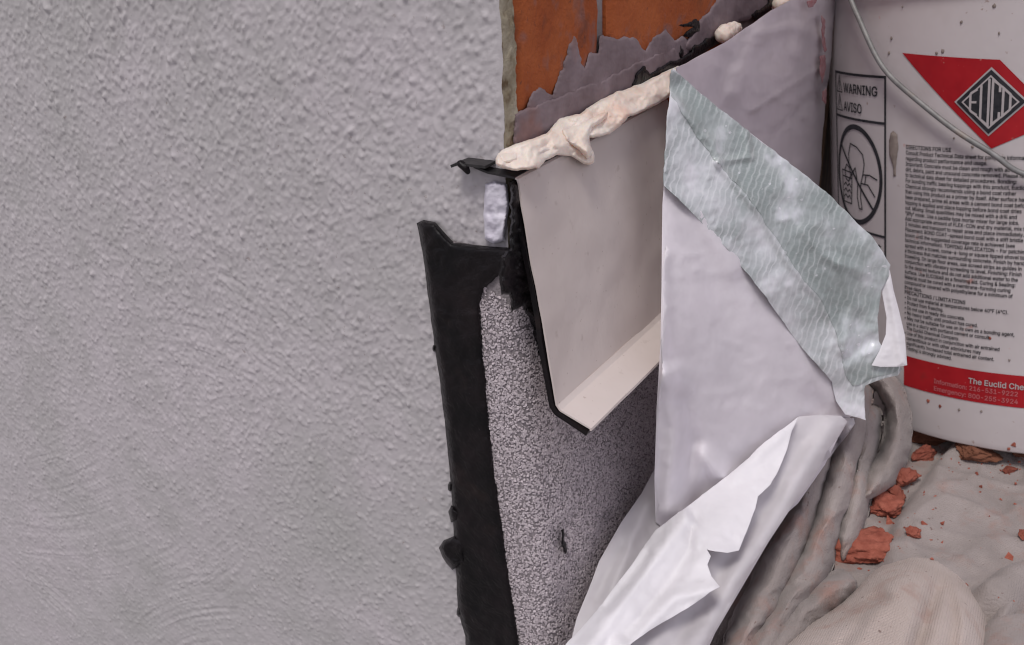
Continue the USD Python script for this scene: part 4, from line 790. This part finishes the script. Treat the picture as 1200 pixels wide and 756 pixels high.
# bright torn flap in front
to = [(935, 489), (928, 505), (922, 528), (912, 552), (903, 568), (888, 582), (885, 596), (876, 620), (866, 645), (852, 648), (838, 646), (828, 644), (833, 652), (829, 662), (834, 676), (843, 688), (832, 694), (815, 707), (790, 722), (766, 736), (742, 752), (700, 800), (628, 800), (664, 756), (700, 716), (735, 668), (768, 622), (800, 598), (850, 560), (895, 520)]
tc = [(935, 489, .5430), (928, 505, .538), (912, 552, .5220), (888, 582, .5090), (866, 645, .4860), (828, 644, .4800), (843, 688, .4690), (815, 707, .4640), (766, 736, .4540), (700, 800, .4330), (628, 800, .4400), (664, 756, .4560), (700, 716, .4680), (735, 668, .4850), (768, 622, .5010), (800, 598, .5080), (850, 560, .5210), (895, 520, .5320), (850, 600, .5020), (800, 660, .4780), (740, 720, .4570)]
m, tp = drape(ragged(to, 5, 0.7, 10, 5), tc, 3, creases=[([(800, 612), (770, 650), (720, 715), (670, 790)], 0.0065, 11), ([(812, 612), (812, 640), (780, 690), (735, 745)], -0.005, 9), ([(800, 600), (818, 622), (816, 640)], 0.004, 5), ([(760, 650), (712, 712)], -0.004, 6), ([(860, 560), (925, 500)], 0.002, 8), ([(836, 690), (790, 700), (730, 755)], 0.004, 10)], wrinkle=0.0016, wscale=45, seed=10)
obj('torn_flap', m, M['poly_bright'], ps, smooth=True, label='bright folded flap with a torn edge')
# open rolled end
ro = [(964, 524), (968, 508), (978, 496), (990, 489), (1000, 490), (1002, 496), (994, 508), (984, 520), (972, 536), (962, 542)]
m, _ = drape(ro, [(964, 524, .566), (978, 496, .572), (1000, 490, .578), (994, 508, .5800), (972, 536, .5740), (962, 542, .566), (982, 512, .6080)], 2, wrinkle=0.0004, wscale=20)
obj('rolled_end', m, M['poly_thin'], ps, smooth=True)
# duct tape: a band along the diagonal edge
def tape(name, o, ctrl, creases, wr=0.0012, seed=0, step=3, along=(0.62, 0.78), rag=0.8, wscale=24, lift=0.0015, mat_='tape'):
    ctrl = [(x, y, t - lift) for x, y, t in ctrl]
    m, p = drape(ragged(o, 4, rag, 9, seed + 30), ctrl, step, creases=creases, wrinkle=wr, wscale=wscale, seed=seed, th=0.0004, crinkle=0.0008)
    al = np.array(along) / np.linalg.norm(along); ac = np.array([-al[1], al[0]]); uvs = np.c_[p @ al, p @ ac] * 0.00045
    return obj(name, m, M[mat_], ps, smooth=True, uv=uvs)
to_ = [(788, 80), (800, 90), (830, 116), (870, 149), (905, 175), (945, 207), (975, 232), (1000, 256), (1022, 277), (1033, 292), (1043, 310), (1041, 324), (1033, 340), (1028, 372), (1030, 400), (1040, 420), (1058, 432), (1052, 440), (1036, 443), (1014, 452), (1013, 470), (1014, 492), (1004, 489), (990, 486), (980, 470), (975, 448), (955, 425), (930, 395), (895, 345), (860, 300), (820, 258), (778, 217), (779, 180), (782, 140), (785, 110)]
tcx = fc[:8] + [(1043, 310, .5540), (1033, 340, .5570), (1028, 380, .5600), (1058, 432, .5720), (1014, 452, .5690), (1012, 490, .5740), (980, 470, .5650), (955, 425, .5450), (930, 395, .5330), (895, 345, .5070), (860, 300, .4905), (820, 258, .4735), (778, 217, .4580), (785, 110, .4640), (880, 230, .4950), (960, 320, .5300), (990, 400, .5530), (880, 300, .4995), (820, 180, .4760)]
cre = [([(788, 116), (835, 170), (842, 188)], 0.0022, 4), ([(840, 190), (880, 184), (874, 160)], 0.0022, 4), ([(842, 192), (890, 250), (925, 310), (960, 350), (985, 400)], 0.0022, 4), ([(985, 310), (1000, 360), (988, 410)], 0.0025, 6), ([(940, 270), (965, 300), (1010, 320)], 0.002, 6), ([(990, 420), (1020, 400)], -0.003, 7)]
tape('filmed_tape', to_, tcx, cre, seed=3, wr=0.0018, lift=0.0035, mat_='tape_pale')
po = [(786, 82), (800, 90), (830, 116), (870, 149), (905, 175), (945, 207), (975, 232), (1000, 256), (1022, 277), (1033, 292), (1043, 310), (1041, 324), (1033, 340), (1028, 372), (1030, 400), (1040, 420), (1054, 431), (1046, 438), (1030, 441), (1012, 448), (1000, 452), (990, 440), (985, 415), (978, 385), (962, 352), (935, 318), (905, 272), (875, 228), (846, 196), (836, 186), (815, 158), (798, 130), (786, 112)]
tape('duct_tape', po, tcx, cre, seed=3, wr=0.0018, lift=0.0038, rag=1.6)
# white backing flap at the tape's end
bo_ = [(1036, 302), (1043, 318), (1047, 340), (1053, 362), (1060, 392), (1063, 428), (1050, 430), (1032, 430), (1021, 428), (1030, 412), (1038, 392), (1039, 372), (1034, 345), (1033, 322)]
m, _ = drape(bo_, [(1036, 302, .5520), (1047, 340, .5560), (1060, 392, .5620), (1063, 428, .5640), (1021, 428, .5600), (1038, 392, .5600), (1034, 345, .5560)], 2.5, creases=[([(1040, 330), (1050, 380), (1058, 430)], 0.002, 5)], wrinkle=0.0006, wscale=30, seed=5)
obj('backing_flap', m, M['poly_bright'], ps, smooth=True, label='curled white flap at the end of the tape')
# red chalk rubbed on the sheet
for k_, o in enumerate(([(963, 18), (967, 22), (966, 40), (969, 58), (966, 62), (963, 40)], [(960, 66), (966, 64), (968, 80), (964, 98), (961, 84)], [(964, 108), (969, 104), (968, 122), (964, 118)], [(946, 2), (958, -4), (954, 8), (948, 9)])):
    m, _ = drape(ragged(o, 1.5, 1.6, 5, 50 + k_), [(x_, y_, wallplane(x_, y_, 0.0275)) for x_, y_ in o], 2, th=0.0003)
    obj('chalk_mark', m, M['chalk'], ps, smooth=True)
# brown board end seen in the gap between the sheet and the bucket
bd = onB(966, 190, 0.010); a_, b_, _ = AB(bd)
x = obj('brown_board', from_abz(boxabz(a_ - 0.012, a_ + 0.03, 0.001, 0.012, DZ, 0.24)), M['wood'], smooth=False)
tag(x, 'narrow dark brown board showing in the gap left of the bucket', 'board')
